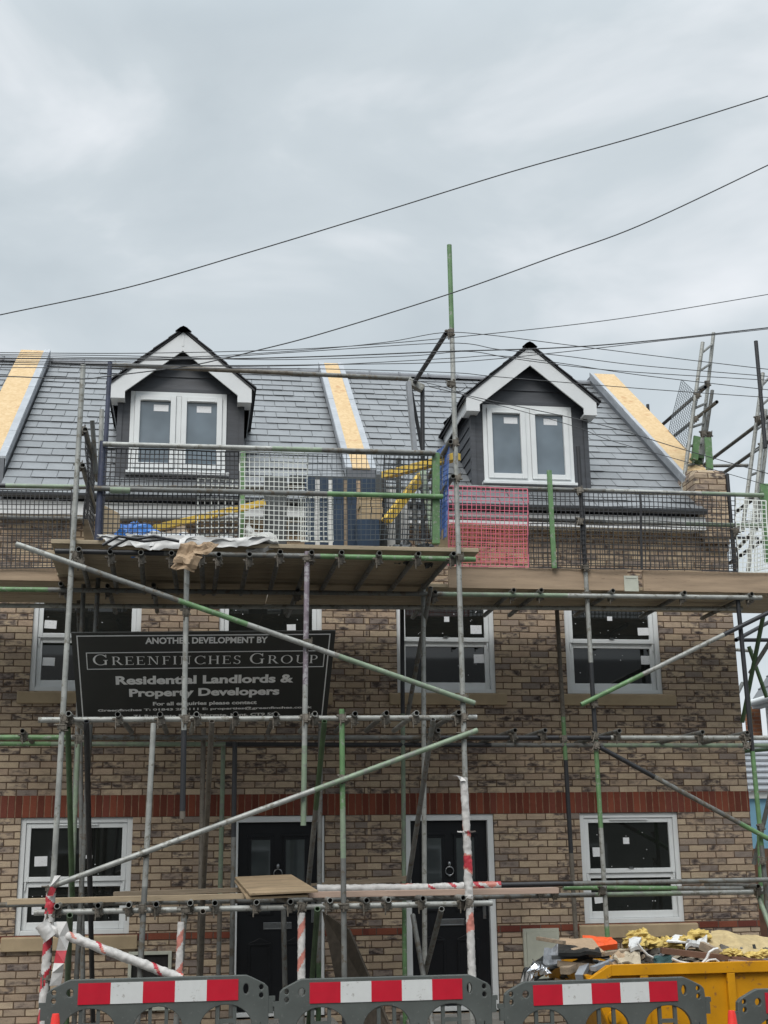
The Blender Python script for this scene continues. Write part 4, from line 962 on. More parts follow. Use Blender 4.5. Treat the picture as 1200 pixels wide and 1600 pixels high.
# ------------------------------------------------------------------ sign board
sgn = thing('sign_board', 'large charcoal developer sign leaning out under the loading bay, lettered in white', 'sign', (.08, -2.0, 3.6))
TL, TR, BL, BR = W(113,990,-2.5), W(526,984,-2.5), W(122,1128,-1.5), W(507,1124,-1.5)
ux = ((TR-TL)+(BR-BL)).normalized(); cen = (TL+TR+BL+BR)/4; vy = ((TL-BL)+(TR-BR)); vy = (vy-ux*vy.dot(ux)).normalized(); nn = ux.cross(vy)   # nn towards the street
SW, SH = 2.40, 1.215
def sp_(u, v, o=0.0): return cen+ux*u+vy*v+nn*o
def onsign(px, py):
    d = ray(px, py); t = (cen-CAM).dot(nn)/d.dot(nn); p = CAM+d*t-cen; return p.dot(ux), p.dot(vy)
m = MB(); h = .012
m.hexa([sp_(-SW/2,-SH/2,-h),sp_(SW/2,-SH/2,-h),sp_(SW/2,SH/2,-h),sp_(-SW/2,SH/2,-h),sp_(-SW/2,-SH/2,0),sp_(SW/2,-SH/2,0),sp_(SW/2,SH/2,0),sp_(-SW/2,SH/2,0)])
m.build('board_face', Mt['sign'], sgn)
def rect(mb, u0, u1, v0, v1, w):
    for a, b, c, d in ((u0,u1,v0,v0+w),(u0,u1,v1-w,v1),(u0,u0+w,v0+w,v1-w),(u1-w,u1,v0+w,v1-w)):
        mb.hexa([sp_(a,c,.0005),sp_(b,c,.0005),sp_(b,d,.0005),sp_(a,d,.0005),sp_(a,c,.003),sp_(b,c,.003),sp_(b,d,.003),sp_(a,d,.003)])
lm = MB(); rect(lm, -SW/2+.045, SW/2-.045, -SH/2+.04, SH/2-.035, .010)
u0, v0 = onsign(136,1046); u1, v1 = onsign(508,1016); rect(lm, u0, u1, v0, v1, .008)
lm.build('border_line', Mt['ink'], sgn)
def text_mesh(s, offset):
    cu = bpy.data.curves.new('t', 'FONT'); cu.body = s; cu.size = 1; cu.offset = offset; cu.fill_mode = 'BOTH'; cu.resolution_u = 4
    o = bpy.data.objects.new('t', cu); S.collection.objects.link(o); bpy.context.view_layer.update()
    dg = bpy.context.evaluated_depsgraph_get(); me = bpy.data.meshes.new_from_object(o.evaluated_get(dg))
    vs = [(v.co.x, v.co.y) for v in me.vertices]; fs = [tuple(p.vertices) for p in me.polygons]
    bpy.data.objects.remove(o); bpy.data.curves.remove(cu); bpy.data.meshes.remove(me)
    return vs, fs
def letter(s, x0, x1, ybase, ytop, offset=.03):
    vs, fs = text_mesh(s, offset)
    a, b = min(v[0] for v in vs), max(v[0] for v in vs)
    cap = .70
    (ua, va), (ub, _) = onsign(x0, ybase), onsign(x1, ybase); _, vt = onsign((x0+x1)/2, ytop)
    kx = (ub-ua)/(b-a); ky = (vt-va)/cap
    m = MB(); m.add([sp_(ua+(x-a)*kx, va+y*ky, .0022) for x, y in vs], fs); m.build('lettering', Mt['ink'], sgn)
letter('ANOTHER DEVELOPMENT BY', 227, 418, 1005.5, 995.5, .035)
letter('Residential Landlords &', 181, 458, 1069, 1055, .04)
letter('Property Developers', 202, 436, 1088, 1075, .04)
letter('For all enquiries please contact', 239, 401, 1102, 1095.5, .035)
letter('Greenfinches T: 01843 280111 E: properties@greenfinches.co.uk', 153, 487, 1111.5, 1105.5, .035)
letter('71 Ramsgate Road, Margate, Kent. CT9 5SA', 209, 438, 1121, 1115, .035)
# serif capitals, drawn as polygons on a unit em
def arcpoly(cx, cy, rx, ry, a0, a1, wx, wy, n=18):
    o = []; i_ = []
    for k in range(n+1):
        t = a0+(a1-a0)*k/n; o.append((cx+rx*math.cos(t), cy+ry*math.sin(t))); i_.append((cx+(rx-wx)*math.cos(t), cy+(ry-wy)*math.sin(t)))
    return [[o[k], o[k+1], i_[k+1], i_[k]] for k in range(n)]
def bx(x0, y0, x1, y1): return [[(x0,y0),(x1,y0),(x1,y1),(x0,y1)]]
def serif(x, y, w=.24, h=.045): return bx(x-w/2, y, x+w/2, y+h)
T_, t_ = .115, .05
def stem(x): return bx(x-T_/2, 0, x+T_/2, 1)+serif(x,0)+serif(x,1-.045)
PI = math.pi
GL = {
 'I': (.34, stem(.17)),
 'E': (.66, stem(.17)+bx(.17,.955,.60,1)+bx(.17,0,.63,.045)+bx(.17,.49,.48,.535)+bx(.57,.80,.60,1)+bx(.60,0,.63,.22)+bx(.45,.42,.48,.60)),
 'F': (.62, stem(.17)+bx(.17,.955,.58,1)+bx(.17,.48,.46,.525)+bx(.55,.80,.58,1)+bx(.43,.41,.46,.59)),
 'H': (.86, stem(.17)+stem(.69)+bx(.17,.48,.69,.53)),
 'N': (.90, bx(.15,0,.20,1)+serif(.17,0)+serif(.13,.955,.2)+bx(.69,0,.74,1)+serif(.715,.955)+[[(.15,1),(.28,1),(.74,0),(.66,0)]]),
 'U': (.86, bx(.12,.30,.235,1)+serif(.17,.955)+bx(.665,.30,.715,1)+serif(.69,.955)+arcpoly(.4175,.30,.2975,.32,PI,2*PI,.08,.06)),
 'O': (.96, arcpoly(.48,.5,.42,.52,0,2*PI,.12,.05,30)),
 'C': (.86, arcpoly(.48,.5,.42,.52,.22*PI,1.78*PI,.12,.05,26)+bx(.76,.68,.80,1.0)+bx(.78,.0,.81,.24)),
 'G': (.96, arcpoly(.48,.5,.42,.52,.22*PI,1.74*PI,.12,.05,26)+bx(.76,.70,.80,1.0)+bx(.70,.02,.81,.46)+serif(.755,.44,.26)),
 'S': (.60, arcpoly(.30,.755,.22,.265,.12*PI,1.5*PI,.09,.05,16)+arcpoly(.30,.245,.24,.27,-.9*PI,.5*PI,.09,.05,16)+bx(.47,.78,.51,1.0)+bx(.06,.0,.10,.22)),
 'P': (.66, stem(.17)+bx(.17,.955,.36,1)+bx(.17,.44,.36,.485)+arcpoly(.36,.72,.25,.28,-PI/2,PI/2,.11,.045,14)),
 'R': (.78, stem(.17)+bx(.17,.955,.36,1)+bx(.17,.46,.36,.505)+arcpoly(.36,.73,.24,.27,-PI/2,PI/2,.11,.045,14)+[[(.33,.48),(.46,.48),(.78,0),(.62,0)]]+bx(.62,0,.82,.045)),
}
def serif_line(words, x0, x1, ybase, ycap):
    polys = []; x = 0
    for wd in words:
        for i, ch in enumerate(wd):
            s = 1.0 if i == 0 else .80
            w, ps = GL[ch]
            polys += [[(x+a*s, b*s) for a, b in q] for q in ps]; x += w*s+.10
        x += .32
    x -= .42
    (ua, va), (ub, _) = onsign(x0, ybase), onsign(x1, ybase); _, vt = onsign((x0+x1)/2, ycap); kx, ky = (ub-ua)/x, vt-va
    m = MB()
    for i, q in enumerate(polys):
        ar = sum(q[k][0]*q[(k+1) % 4][1]-q[(k+1) % 4][0]*q[k][1] for k in range(4))
        q = q if ar > 0 else q[::-1]
        m.add([sp_(ua+a*kx, va+b*ky, .0022+.00002*i) for a, b in q], [(0,1,2,3)])
    m.build('lettering', Mt['ink'], sgn)
serif_line(['GREENFINCHES','GROUP'], 144, 496, 1039, 1021)

# ------------------------------------------------------------------ things on the loading bay
ZD = ZP+.04
def on(px, Y): return W(px, 840, Y).x
m = MB()
for i, (a, b) in enumerate(((476,492),(500,513),(520,537),(543,557),(564,587))):
    m.box(on(a,-1.75), on(b,-1.75), -1.76, -1.735, ZD+.02, ZD+.98)
pal = thing('pallet', 'dark blue slatted pallets standing on end in the loading bay', 'pallet', (on(530,-1.7), -1.7, ZD))
m.build('slats', Mt['palletblue'], pal)
for i, (a, b, mt_) in enumerate(((492,500,'poly'),(513,520,'plaster'),(537,543,'wood'),(557,564,'toe'))):
    g = MB(); g.box(on(a,-1.75)+.002, on(b,-1.75)-.002, -1.752, -1.736, ZD+.03, ZD+.96); g.build('gap_strip', Mt[mt_], pal)
m = MB()
for z in (.0, .42, .92): m.box(on(452,-1.72), on(604,-1.72), -1.734, -1.66, ZD+z, ZD+z+.085)
m.box(on(587,-1.72), on(604,-1.72), -1.765, -1.736, ZD, ZD+1.03)
m.build('bearers', Mt['greyrail'], pal)
m = MB().box(on(411,-1.62), on(447,-1.62), -1.70, -1.64, ZD, ZD+1.0)
tag(m.build('dark_board', Mt['greyrail']), 'dark upright board behind the white mesh in the loading bay', 'board')
m = MB()
for i in range(4): m.box(on(478,-1.6)+i*.27, on(478,-1.6)+.25+i*.27, -1.64+.01*i, -1.6+.01*i, ZD, ZD+.95-.03*(i % 2))
tag(m.build('insulation_boards', Mt['plaster']), 'pale sheets standing behind the dark blue pallets', 'boards')
m = MB()
for r in range(4):
    for k in range(2): m.box(on(560,-1.9)+k*.115+(r % 2)*.01, on(560,-1.9)+.108+k*.115+(r % 2)*.01, -2.02, -1.82, ZD+.48+r*.068, ZD+.48+.062+r*.068)
m.box(on(556,-1.9), on(590,-1.9), -2.03, -1.80, ZD+.02, ZD+.475, 1)
tag(m.build('brick_stack', [Mt['stone'], Mt['palletblue']]), 'small stack of buff bricks beside the dark blue pallets', 'bricks')
plank((240,826),-2.2,(412,786),-1.8,.09,.06,Mt['ytimber'],'yellow timber lying on a slant across the loading bay, left of the white mesh','timber_beam')
plank((600,743),-1.9,(716,713),-2.6,.08,.07,Mt['ytimber'],'upper yellow timber at the right of the loading bay, poking out past the blue mesh','timber_beam')
plank((603,815),-2.1,(660,742),-1.9,.09,.08,Mt['ytimber'],'lower yellow timber rising steeply at the right of the loading bay','timber_beam')
c = Vector((on(215,-2.4), -2.4, ZD+.13)); m = MB().blob(c,(.20,.16,.14),.42,3,26,18,3.4).blob(c+Vector((.12,.03,-.02)),(.13,.12,.11),.5,8,18,12,4).blob(c+Vector((-.13,.0,-.03)),(.11,.12,.10),.5,5,18,12,4)
for i in range(7):
    y = -2.62+.015*i; m.path([(c.x-.24+.04*i+.10*t, y-.03*math.sin(3*t), ZD+.03+.12*math.sin(1.2*t+i*.4)*abs(math.sin(t))+.03*i*.3) for t in [k*.5 for k in range(9)]], .010, 6)
tag(m.build('plastic_roll', Mt['bluebag'], smooth=True, sharp=60), 'bright blue bundle of plastic and cord on the loading bay deck', 'plastic bundle')
m = MB(); P = [W(160,838,-2.3),W(187,832,-2.3),W(187,802,-2.2),W(163,789,-2.2)]; n = Vector((0,.05,0)); m.hexa([P[0],P[1],P[1]+n,P[0]+n,P[3],P[2],P[2]+n,P[3]+n])
tag(m.build('concrete_slab', Mt['stone'], bevel=.01), 'pale slab propped beside the blue bundle at the left of the loading bay', 'slab')
m = MB(); x0, x1 = W(150,850,-2.9).x, W(436,850,-2.9).x
m.sheet([(x0,-2.905,ZD+.02),(x1,-2.905,ZD+.02),(x1-.1,-2.45,ZD+.13),(x0+.25,-2.45,ZD+.17)],60,12,.06,.004,4,5.5)
m.sheet([(x0+.12,-2.90,ZD-.055),(x1-.25,-2.90,ZD-.045),(x1-.02,-2.90,ZD+.045),(x0,-2.90,ZD+.045)],60,6,.03,.004,9,6,ragged=.05)
m.sheet([(x0+.35,-2.92,ZD-.09),(x0+.75,-2.92,ZD-.075),(x0+.85,-2.915,ZD+.03),(x0+.30,-2.915,ZD+.03)],16,6,.04,.004,6,6,ragged=.04)
tag(m.build('polythene_sheet', Mt['poly'], smooth=True, sharp=60), 'crumpled white polythene sheet spread over the front edge of the loading bay', 'sheet')
m = MB().path([W(160,852,YF-.1),W(185,838,YF-.1),W(215,842,YF-.12),W(240,838,YF-.12),W(280,846,YF-.12)],.014,6).path([W(170,858,YF-.1),W(200,842,YF-.1),W(225,846,YF-.12),W(262,842,YF-.12)],.012,6)
tag(m.build('cord', Mt['mblack'], smooth=True), 'black cord lying on the polythene at the deck edge', 'cord')
m = MB(); m.sheet([W(281,850,YF-.16),W(330,848,YF-.16),W(305,890,YF-.19),W(272,880,YF-.19)],12,9,.07,.005,2,9,ragged=.03)
m.sheet([W(266,888,YF-.20),W(304,892,YF-.2),W(302,862,YF-.17),W(285,860,YF-.17)],8,8,.06,.005,5,9)
m.sheet([W(300,852,YF-.15),W(342,848,YF-.15),W(330,862,YF-.2),W(304,868,YF-.2)],8,6,.05,.005,8,9)
tag(m.build('cardboard', Mt['card'], sharp=30), 'torn brown cardboard hanging over the front edge of the loading bay', 'cardboard')
m = MB().sheet([W(384,852,YF+.02),W(437,855,YF+.05),W(428,838,YF+.30),W(386,826,YF+.26)],22,16,.07,.05,7,6.5,ragged=.06)
m.sheet([W(386,846,YF+.05),W(410,848,YF+.08),W(400,826,YF+.2),W(386,822,YF+.2)],12,10,.06,.03,12,8,ragged=.04)
tag(m.build('sack', Mt['sack'], smooth=True, sharp=50), 'crumpled white printed sack on the deck edge in front of the white mesh', 'sack')
m = MB()
for i in range(6): m.blob((on(610+12*i,-2.4), -2.4+.05*(i % 2), ZD+.05),(.07,.08,.06+.03*(i % 3)),.4,i,10,8)
tag(m.build('rag_pile', Mt['dplastic']), 'black rags and bags heaped at the right end of the loading bay deck', 'rags')
m = MB().sheet([W(685,856,-2.5),W(700,856,-2.5),W(700,812,-2.5),W(690,830,-2.5)],4,4,.01,.02,1)
tag(m.build('slab_offcut', Mt['stone']), 'pale board offcut standing inside the blue mesh at the bay corner', 'offcut')
m = MB().sheet([W(240,846,-2.0),W(300,842,-2.0),W(290,822,-1.8),W(256,826,-1.8)],8,6,.08,.03,3,5)
tag(m.build('stone_offcut', Mt['wood']), 'brown debris lying under the slanting yellow timber', 'debris')

# ------------------------------------------------------------------ skip and its rubbish
YN, YR = -3.12, -1.75
skp = thing('skip', 'yellow builders skip heaped with rubbish behind the barriers at right', 'skip', (5.0, -2.4, gz(5)))
p0 = W(947,1508,YN); p1 = W(918,1530,YN); XR = p0.x+2.15; zr_, zl = p0.z, p1.z; xe = p1.x; zb = gz(5)+.08
def skip_side(y, s):
    m = MB(); pts = [(xe,y,zl),(p0.x,y,zr_),(XR,y,zr_),(XR+.16,y,zl),(XR-.35,y,zb),(xe+.42,y,zb)]
    m.prism(pts if s > 0 else pts[::-1], (0,s*.012,0))
    o = -s*.045
    a, b = sorted((y+o, y)); 
    m.box(p0.x+.03, XR-.03, a-.0, b-.001, zr_-.085, zr_+.004)
    dx, dz_ = p0.x-xe, zr_-zl
    m.hexa([(xe+.01,a,zl-.09),(xe+.01,b-.001,zl-.09),(p0.x+.03,b-.001,zr_-.085),(p0.x+.03,a,zr_-.085),(xe,a,zl+.004),(xe,b-.001,zl+.004),(p0.x+.03,b-.001,zr_+.004),(p0.x+.03,a,zr_+.004)] )
    for x in (p0.x+.28, p0.x+1.05, p0.x+1.8): m.box(x, x+.07, a, b-.001, zb+.05, zr_-.087)
    m.box(xe+.34, XR-.3, a, b-.001, zb+.30, zb+.36)
    return m
skip_side(YN, 1).build('side_panel', Mt['yellow'], skp, bevel=.004); skip_side(YR, -1).build('side_panel', Mt['yellow'], skp, bevel=.004)
m = MB(); m.hexa([(xe,YN,zl-.02),(xe+.03,YN,zl-.02),(xe+.03,YR,zl-.02),(xe,YR,zl-.02),(xe-.02,YN,zl+.03),(xe+.04,YN,zl+.03),(xe+.04,YR,zl+.03),(xe-.02,YR,zl+.03)])
m.prism([(xe+.42,YN+.014,zb),(xe+.002,YN+.014,zl-.02),(xe+.015,YN+.014,zl-.02),(xe+.435,YN+.014,zb)],(0,YR-YN-.028,0))
m.build('end_panel', Mt['yellow'], skp); m = MB()
m.prism([(XR-.35,YN+.014,zb),(XR+.14,YN+.014,zl),(XR+.155,YN+.014,zl),(XR-.335,YN+.014,zb)],(0,YR-YN-.028,0)); m.build('end_panel', Mt['yellow'], skp)
MB().box(xe+.42,XR-.35,YN+.014,YR-.014,zb+.001,zb+.012).build('floor', Mt['yellow'], skp)
for y in (YN-.06, YR+.02):
    for lx in (xe+.20, XR-.05): MB().tube((lx,y,zl-.30),(lx,y+.04,zl-.30),.05,12,hollow=False).build('lifting_lug', Mt['yellow'], skp, smooth=True)
# heap: one mass of small rubble nobody could count, then the pieces one can tell apart
m = MB(); rd = random.Random(4)
def heap_z(x): 
    t = (x-xe)/(XR-xe); return zl-.02+.22*min(1, max(0,(x-xe)/.7))
for i in range(420):
    x = rd.uniform(xe+.03, XR+.05); y = rd.uniform(YN+.08, YR-.06); z = heap_z(x)-.15+rd.uniform(-.06,.10)*math.sin(math.pi*(y-YN)/(YR-YN))
    L = rd.uniform(.05,.26); a = rd.uniform(0,6.3); d = Vector((math.cos(a)*L, math.sin(a)*L*.6, rd.uniform(-.06,.06)))
    m.bar(Vector((x,y,z))-d, Vector((x,y,z))+d, rd.uniform(.015,.09), rd.uniform(.01,.045), Vector((rd.uniform(-.4,.4),rd.uniform(-.4,.4),1)), rd.choice((0,0,0,1,2,3,4)))
tag(m.build('rubble', [Mt['rubbish'],Mt['wood'],Mt['dplastic'],Mt['cloth'],Mt['leadd']]), 'loose mixed rubble and offcuts filling the yellow skip', 'rubble', kind='stuff')
def deb(name, lab, cat, mt, mb, **k): return tag(mb.build(name, mt, **k), lab, cat)
def q4(pts, Ys): return [W(*p,Y) for p, Y in zip(pts, Ys)]
deb('cardboard_box','flattened brown cardboard box with a black underside at the left of the skip heap','cardboard',Mt['card'],MB().sheet(q4([(874,1489),(945,1487),(925,1468),(874,1466)],[-2.9,-2.9,-2.5,-2.5]),8,5,.02,.02,1,4),)
deb('plastic_sheet','black plastic sheet under the flattened cardboard in the skip','plastic',Mt['dplastic'],MB().sheet(q4([(872,1488),(940,1488),(935,1480),(872,1477)],[-2.98,-2.98,-2.7,-2.7]),8,4,.02,.03,2,6))
om = MB().sheet(q4([(912,1482),(965,1474),(955,1465),(910,1461)],[-2.55,-2.5,-2.3,-2.3]),8,5,.03,.05,3,7)
deb('plastic_tray','orange plastic piece lying on the skip heap','plastic',Mt['orange'],om)
m = MB()
for i, (x, y) in enumerate(((984,1472),(992,1464),(1003,1460),(1012,1470),(1024,1476),(1000,1474))): m.blob(W(x,y,-2.3-.03*i),(.07,.08,.055),.6,i,12,9,4)
deb('insulation_scraps','yellow foam insulation scraps in the middle of the skip heap','insulation',Mt['insul'],m,smooth=False)
m = MB()
for i, (x, y) in enumerate(((1035,1480),(1045,1474),(1060,1478),(1086,1460),(1098,1462),(1072,1470),(1040,1472))): m.blob(W(x,y,-2.35-.03*(i % 3)),(.07,.08,.045),.6,i+9,12,9,4)
deb('insulation_scraps','yellow foam insulation scraps right of the white board on the skip heap','insulation',Mt['insul'],m)
deb('insulation_batt','large fibrous yellow insulation batt draped over the right end of the skip heap','insulation',Mt['insulp'],MB().sheet(q4([(1088,1486),(1220,1494),(1220,1466),(1112,1452)],[-2.75,-2.95,-1.95,-1.95]),26,16,.05,.05,5,5,ragged=.05),smooth=True,sharp=60)
m = MB()
for i, (x, y) in enumerate(((1138,1489),(1150,1490),(1185,1493),(1195,1490),(1172,1494))): m.blob(W(x,y,-3.0),(.06,.06,.035),.6,i+29,12,9,4)
deb('insulation_scraps','small yellow insulation crumbs below the large batt near the skip rim','insulation',Mt['insul'],m)
deb('plasterboard','white plasterboard offcut lying on the middle of the skip heap','plasterboard',Mt['plaster'],MB().sheet(q4([(1041,1470),(1072,1472),(1080,1463),(1055,1460)],[-2.5,-2.5,-2.2,-2.2]),2,2,0,.012,1))
deb('paper_bag','crumpled white bag beside the insulation batt','bag',Mt['poly'],MB().sheet(q4([(1073,1482),(1108,1478),(1106,1466),(1076,1468)],[-2.8,-2.8,-2.5,-2.5]),10,7,.06,.03,6,9,ragged=.04))
deb('paper_bag','small crumpled white bag beside the first yellow foam scraps','bag',Mt['poly'],MB().sheet(q4([(985,1480),(1000,1479),(999,1468),(984,1469)],[-2.8,-2.8,-2.6,-2.6]),7,6,.05,.03,7,9,ragged=.04))
def stick(a, Ya, b, Yb, w, t, mt, lab): return deb('timber_offcut', lab, 'timber', mt, MB().bar(W(*a,Ya),W(*b,Yb),w,t), bevel=.002)
stick((1033,1485),-2.9,(1195,1504),-3.05,.10,.05,Mt['brownwood'],'long brown stained timber lying across the skip below the insulation batt')
stick((1095,1477),-2.8,(1135,1495),-3.0,.05,.07,Mt['wood'],'short dark timber poking out below the insulation batt')
stick((840,1466),-2.5,(882,1473),-2.7,.05,.03,Mt['wood'],'thin stick poking out left past the cardboard in the skip')
stick((882,1517),-3.0,(920,1500),-2.7,.09,.06,Mt['wood'],'split timber offcut at the left end of the skip')
stick((905,1527),-3.05,(915,1509),-2.9,.07,.05,Mt['lead'],'short grey offcut leaning at the skip end')
stick((872,1506),-2.9,(930,1511),-2.9,.06,.05,Mt['wood'],'level timber offcut at the left end of the skip')
stick((925,1493),-2.9,(1000,1483),-2.6,.08,.03,Mt['wood'],'pale batten lying over the middle left of the skip heap')
stick((862,1496),-2.7,(952,1494),-2.8,.07,.03,Mt['greyrail'],'dark grey batten under the cardboard in the skip')
stick((850,1512),-2.6,(930,1501),-2.5,.12,.02,Mt['greyrail'],'dark board beneath the split timber in the skip')
stick((926,1514),-3.08,(958,1502),-2.9,.05,.04,Mt['lead'],'grey batten beside the sloping skip rim')
stick((1140,1502),-3.1,(1215,1508),-3.1,.06,.03,Mt['pink'],'pinkish batten lying along the skip rim at right')
deb('foil_sheet','crumpled silver foil at the left end of the skip','foil',Mt['foil'],MB().sheet(q4([(826,1528),(860,1526),(856,1504),(830,1504)],[-2.9,-2.9,-2.6,-2.6]),9,8,.09,.006,4,11,ragged=.05))
deb('plastic_sheet','dark plastic sheet behind the silver foil','plastic',Mt['dplastic'],MB().sheet(q4([(812,1530),(850,1526),(880,1490),(840,1500)],[-2.5,-2.6,-2.2,-2.1]),9,8,.08,.01,5,6))
deb('plastic_bag','grey translucent bag at the left of the skip heap','bag',Mt['lead'],MB().sheet(q4([(848,1508),(878,1506),(876,1476),(850,1484)],[-2.5,-2.5,-2.3,-2.3]),9,8,.08,.02,6,7))
m = MB().sheet(q4([(955,1502),(1000,1506),(998,1484),(968,1488)],[-3.0,-3.05,-2.7,-2.7]),12,10,.08,.02,8,8,ragged=.05)
deb('cloth','dirty beige cloth heaped over the middle of the skip','cloth',Mt['cloth'],m,smooth=True,sharp=50)
deb('cloth','second beige cloth lump left of the first in the skip','cloth',Mt['card'],MB().sheet(q4([(950,1502),(975,1503),(976,1488),(958,1490)],[-3.02,-3.02,-2.8,-2.8]),8,7,.06,.03,9,7,ragged=.04))
deb('cloth','dark teal cloth near the skip rim','cloth',Mt['teal'],MB().sheet(q4([(1022,1506),(1050,1505),(1045,1492),(1024,1494)],[-3.05,-3.05,-2.9,-2.9]),8,7,.06,.03,10,9,ragged=.04))
m = MB().path(q4([(1096,1506),(1104,1498),(1108,1488),(1116,1483),(1122,1482)],[-3.1]*5),.012,6).path(q4([(1098,1506),(1108,1500),(1118,1499),(1124,1504)],[-3.1]*4),.010,6).path(q4([(1050,1498),(1062,1503),(1080,1506),(1092,1507)],[-3.1]*4),.012,6)
deb('plastic_strap','white plastic strap curling out over the skip rim','strap',Mt['poly'],m)
deb('plastic_strap','thin pale strap across the beige cloth in the skip','strap',Mt['poly'],MB().path(q4([(996,1474),(1004,1484),(1012,1492),(1020,1496)],[-3.05]*4),.01,6))
deb('plastic_bag','lilac plastic bag at the right end of the skip rim','bag',mat('lilac_plastic',(.42,.36,.50),.4),MB().sheet(q4([(1184,1506),(1215,1508),(1215,1494),(1190,1498)],[-3.1,-3.1,-2.9,-2.9]),7,5,.05,.02,3,8))

# ------------------------------------------------------------------ plastic barriers and cones
def curve_mesh(splines, th):
    cu = bpy.data.curves.new('c', 'CURVE'); cu.dimensions = '2D'; cu.fill_mode = 'BOTH'; cu.extrude = th/2-.006; cu.bevel_depth = .006; cu.bevel_resolution = 1
    for pts in splines:
        s = cu.splines.new('POLY'); s.points.add(len(pts)-1)
        for q, (x, y) in zip(s.points, pts): q.co = (x, y, 0, 1)
        s.use_cyclic_u = True
    o = bpy.data.objects.new('c', cu); S.collection.objects.link(o); bpy.context.view_layer.update()
    me = bpy.data.meshes.new_from_object(o.evaluated_get(bpy.context.evaluated_depsgraph_get()))
    vs = [tuple(v.co) for v in me.vertices]; fs = [tuple(p.vertices) for p in me.polygons]
    bpy.data.objects.remove(o); bpy.data.curves.remove(cu); bpy.data.meshes.remove(me); return vs, fs
BW, BH = 1.76, 1.0
def circ(cx, cy, rx, ry, n=16): return [(cx+rx*math.cos(2*PI*k/n), cy+ry*math.sin(2*PI*k/n)) for k in range(n)]
def arch(x0, x1, y0, y1, n=14):
    c = (x0+x1)/2; rx = (x1-x0)/2; ry = min(.17, y1-y0)
    return [(x0,y0),(x1,y0)]+[(c+rx*math.cos(PI*k/n), y1-ry+ry*math.sin(PI*k/n)) for k in range(n+1)]
posts = [-.82, -.265, .265, .82]; pw = .062
outl = [(-.88,0.03),(-.60,0.03),(-.58,.12),(.58,.12),(.60,.03),(.88,.03),(.88,.86),(.875,.91),(.85,.935),(.74,.985),(.70,1.0),(-.70,1.0),(-.74,.985),(-.85,.935),(-.875,.91),(-.88,.86)]
holes = [arch(a+pw, b-pw, .20, .80) for a, b in zip(posts[:-1], posts[1:])]
holes += [circ(-.70,.91,.034,.034), circ(.70,.905,.028,.045)]
for sx in (-1, 1): holes += [circ(sx*.825,.915,.024,.026,12), circ(sx*.825,.855,.024,.026,12)]
for px_ in posts: holes += [[(px_-.008,.40),(px_+.008,.40),(px_+.008,.66),(px_-.008,.66)]]
bv, bf = curve_mesh([outl]+holes, .05)
BARR = None
def barrier(x, y, z, rot, lab):
    global BARR
    if BARR is None:
        root = thing('barrier', lab, 'barrier', (x,y,z), 'grey plastic street barriers'); L = Vector((x,y,z))
        b = MB(); b.add([L+Vector((u*.95,w,v)) for u, v, w in bv], [f for f in bf])
        for (a, c) in zip(posts[:-1], posts[1:]):
            m1, m2 = a+pw+(c-a-2*pw)*.34, a+pw+(c-a-2*pw)*.66
            for q in (m1, m2): b.box(x+q*.95-.014, x+q*.95+.014, y-.014, y+.014, z+.195, z+.79)
            if abs(a+c) > .2:
                for zz in (.30,.48,.66): b.box(x+m1*.95+.014, x+m2*.95-.014, y-.013, y+.013, z+zz, z+zz+.03)
        for sx in (-1, 1):     # interlocking lugs and feet
            for zz in (.72, .30): b.box(x+sx*.857-.022, x+sx*.857+.022, y-.022, y+.022, z+zz, z+zz+.10); b.box(min(x+sx*.836,x+sx*.892),max(x+sx*.836,x+sx*.892), y-.018, y+.018, z+zz+.09, z+zz+.125)
            b.box(x+sx*.70-.05, x+sx*.70+.05, y-.30, y+.30, z, z+.032)
        b.build('barrier_body', Mt['gplastic'], root, bevel=0)
        s = MB(); n = 5; w = 1.21/n; x0 = x-.605
        for i in range(n): s.box(x0+i*w, x0+(i+1)*w, y-.0315, y-.0255, z+.825, z+.978, i % 2)
        s.build('reflective_strip', [Mt['refred'], Mt['refwht']], root)
        BARR = root; root.rotation_euler.z = rot; return root
    r = BARR.copy(); S.collection.objects.link(r); r.location = (x,y,z); r.rotation_euler.z = rot; r['label'] = lab
    for ch in BARR.children:
        c = ch.copy(); S.collection.objects.link(c); c.parent = r
    return r
p = W(249,1528,-3.6); barrier(p.x,-3.6,p.z-1.0,R_(1),'grey plastic barrier with red and white strip in front of the striped poles')
p = W(603,1527,-3.6); barrier(p.x,-3.6,p.z-1.0,R_(0),'grey plastic barrier with red and white strip in front of the right door')
p = W(944,1531,-3.6); barrier(p.x,-3.6,p.z-1.0,R_(1.5),'grey plastic barrier with red and white strip in front of the skip end')
p = W(1180,1546,-3.9); barrier(p.x+.66,-3.9,p.z-1.0,R_(2),'grey plastic barrier cut off by the right edge, in front of the skip')
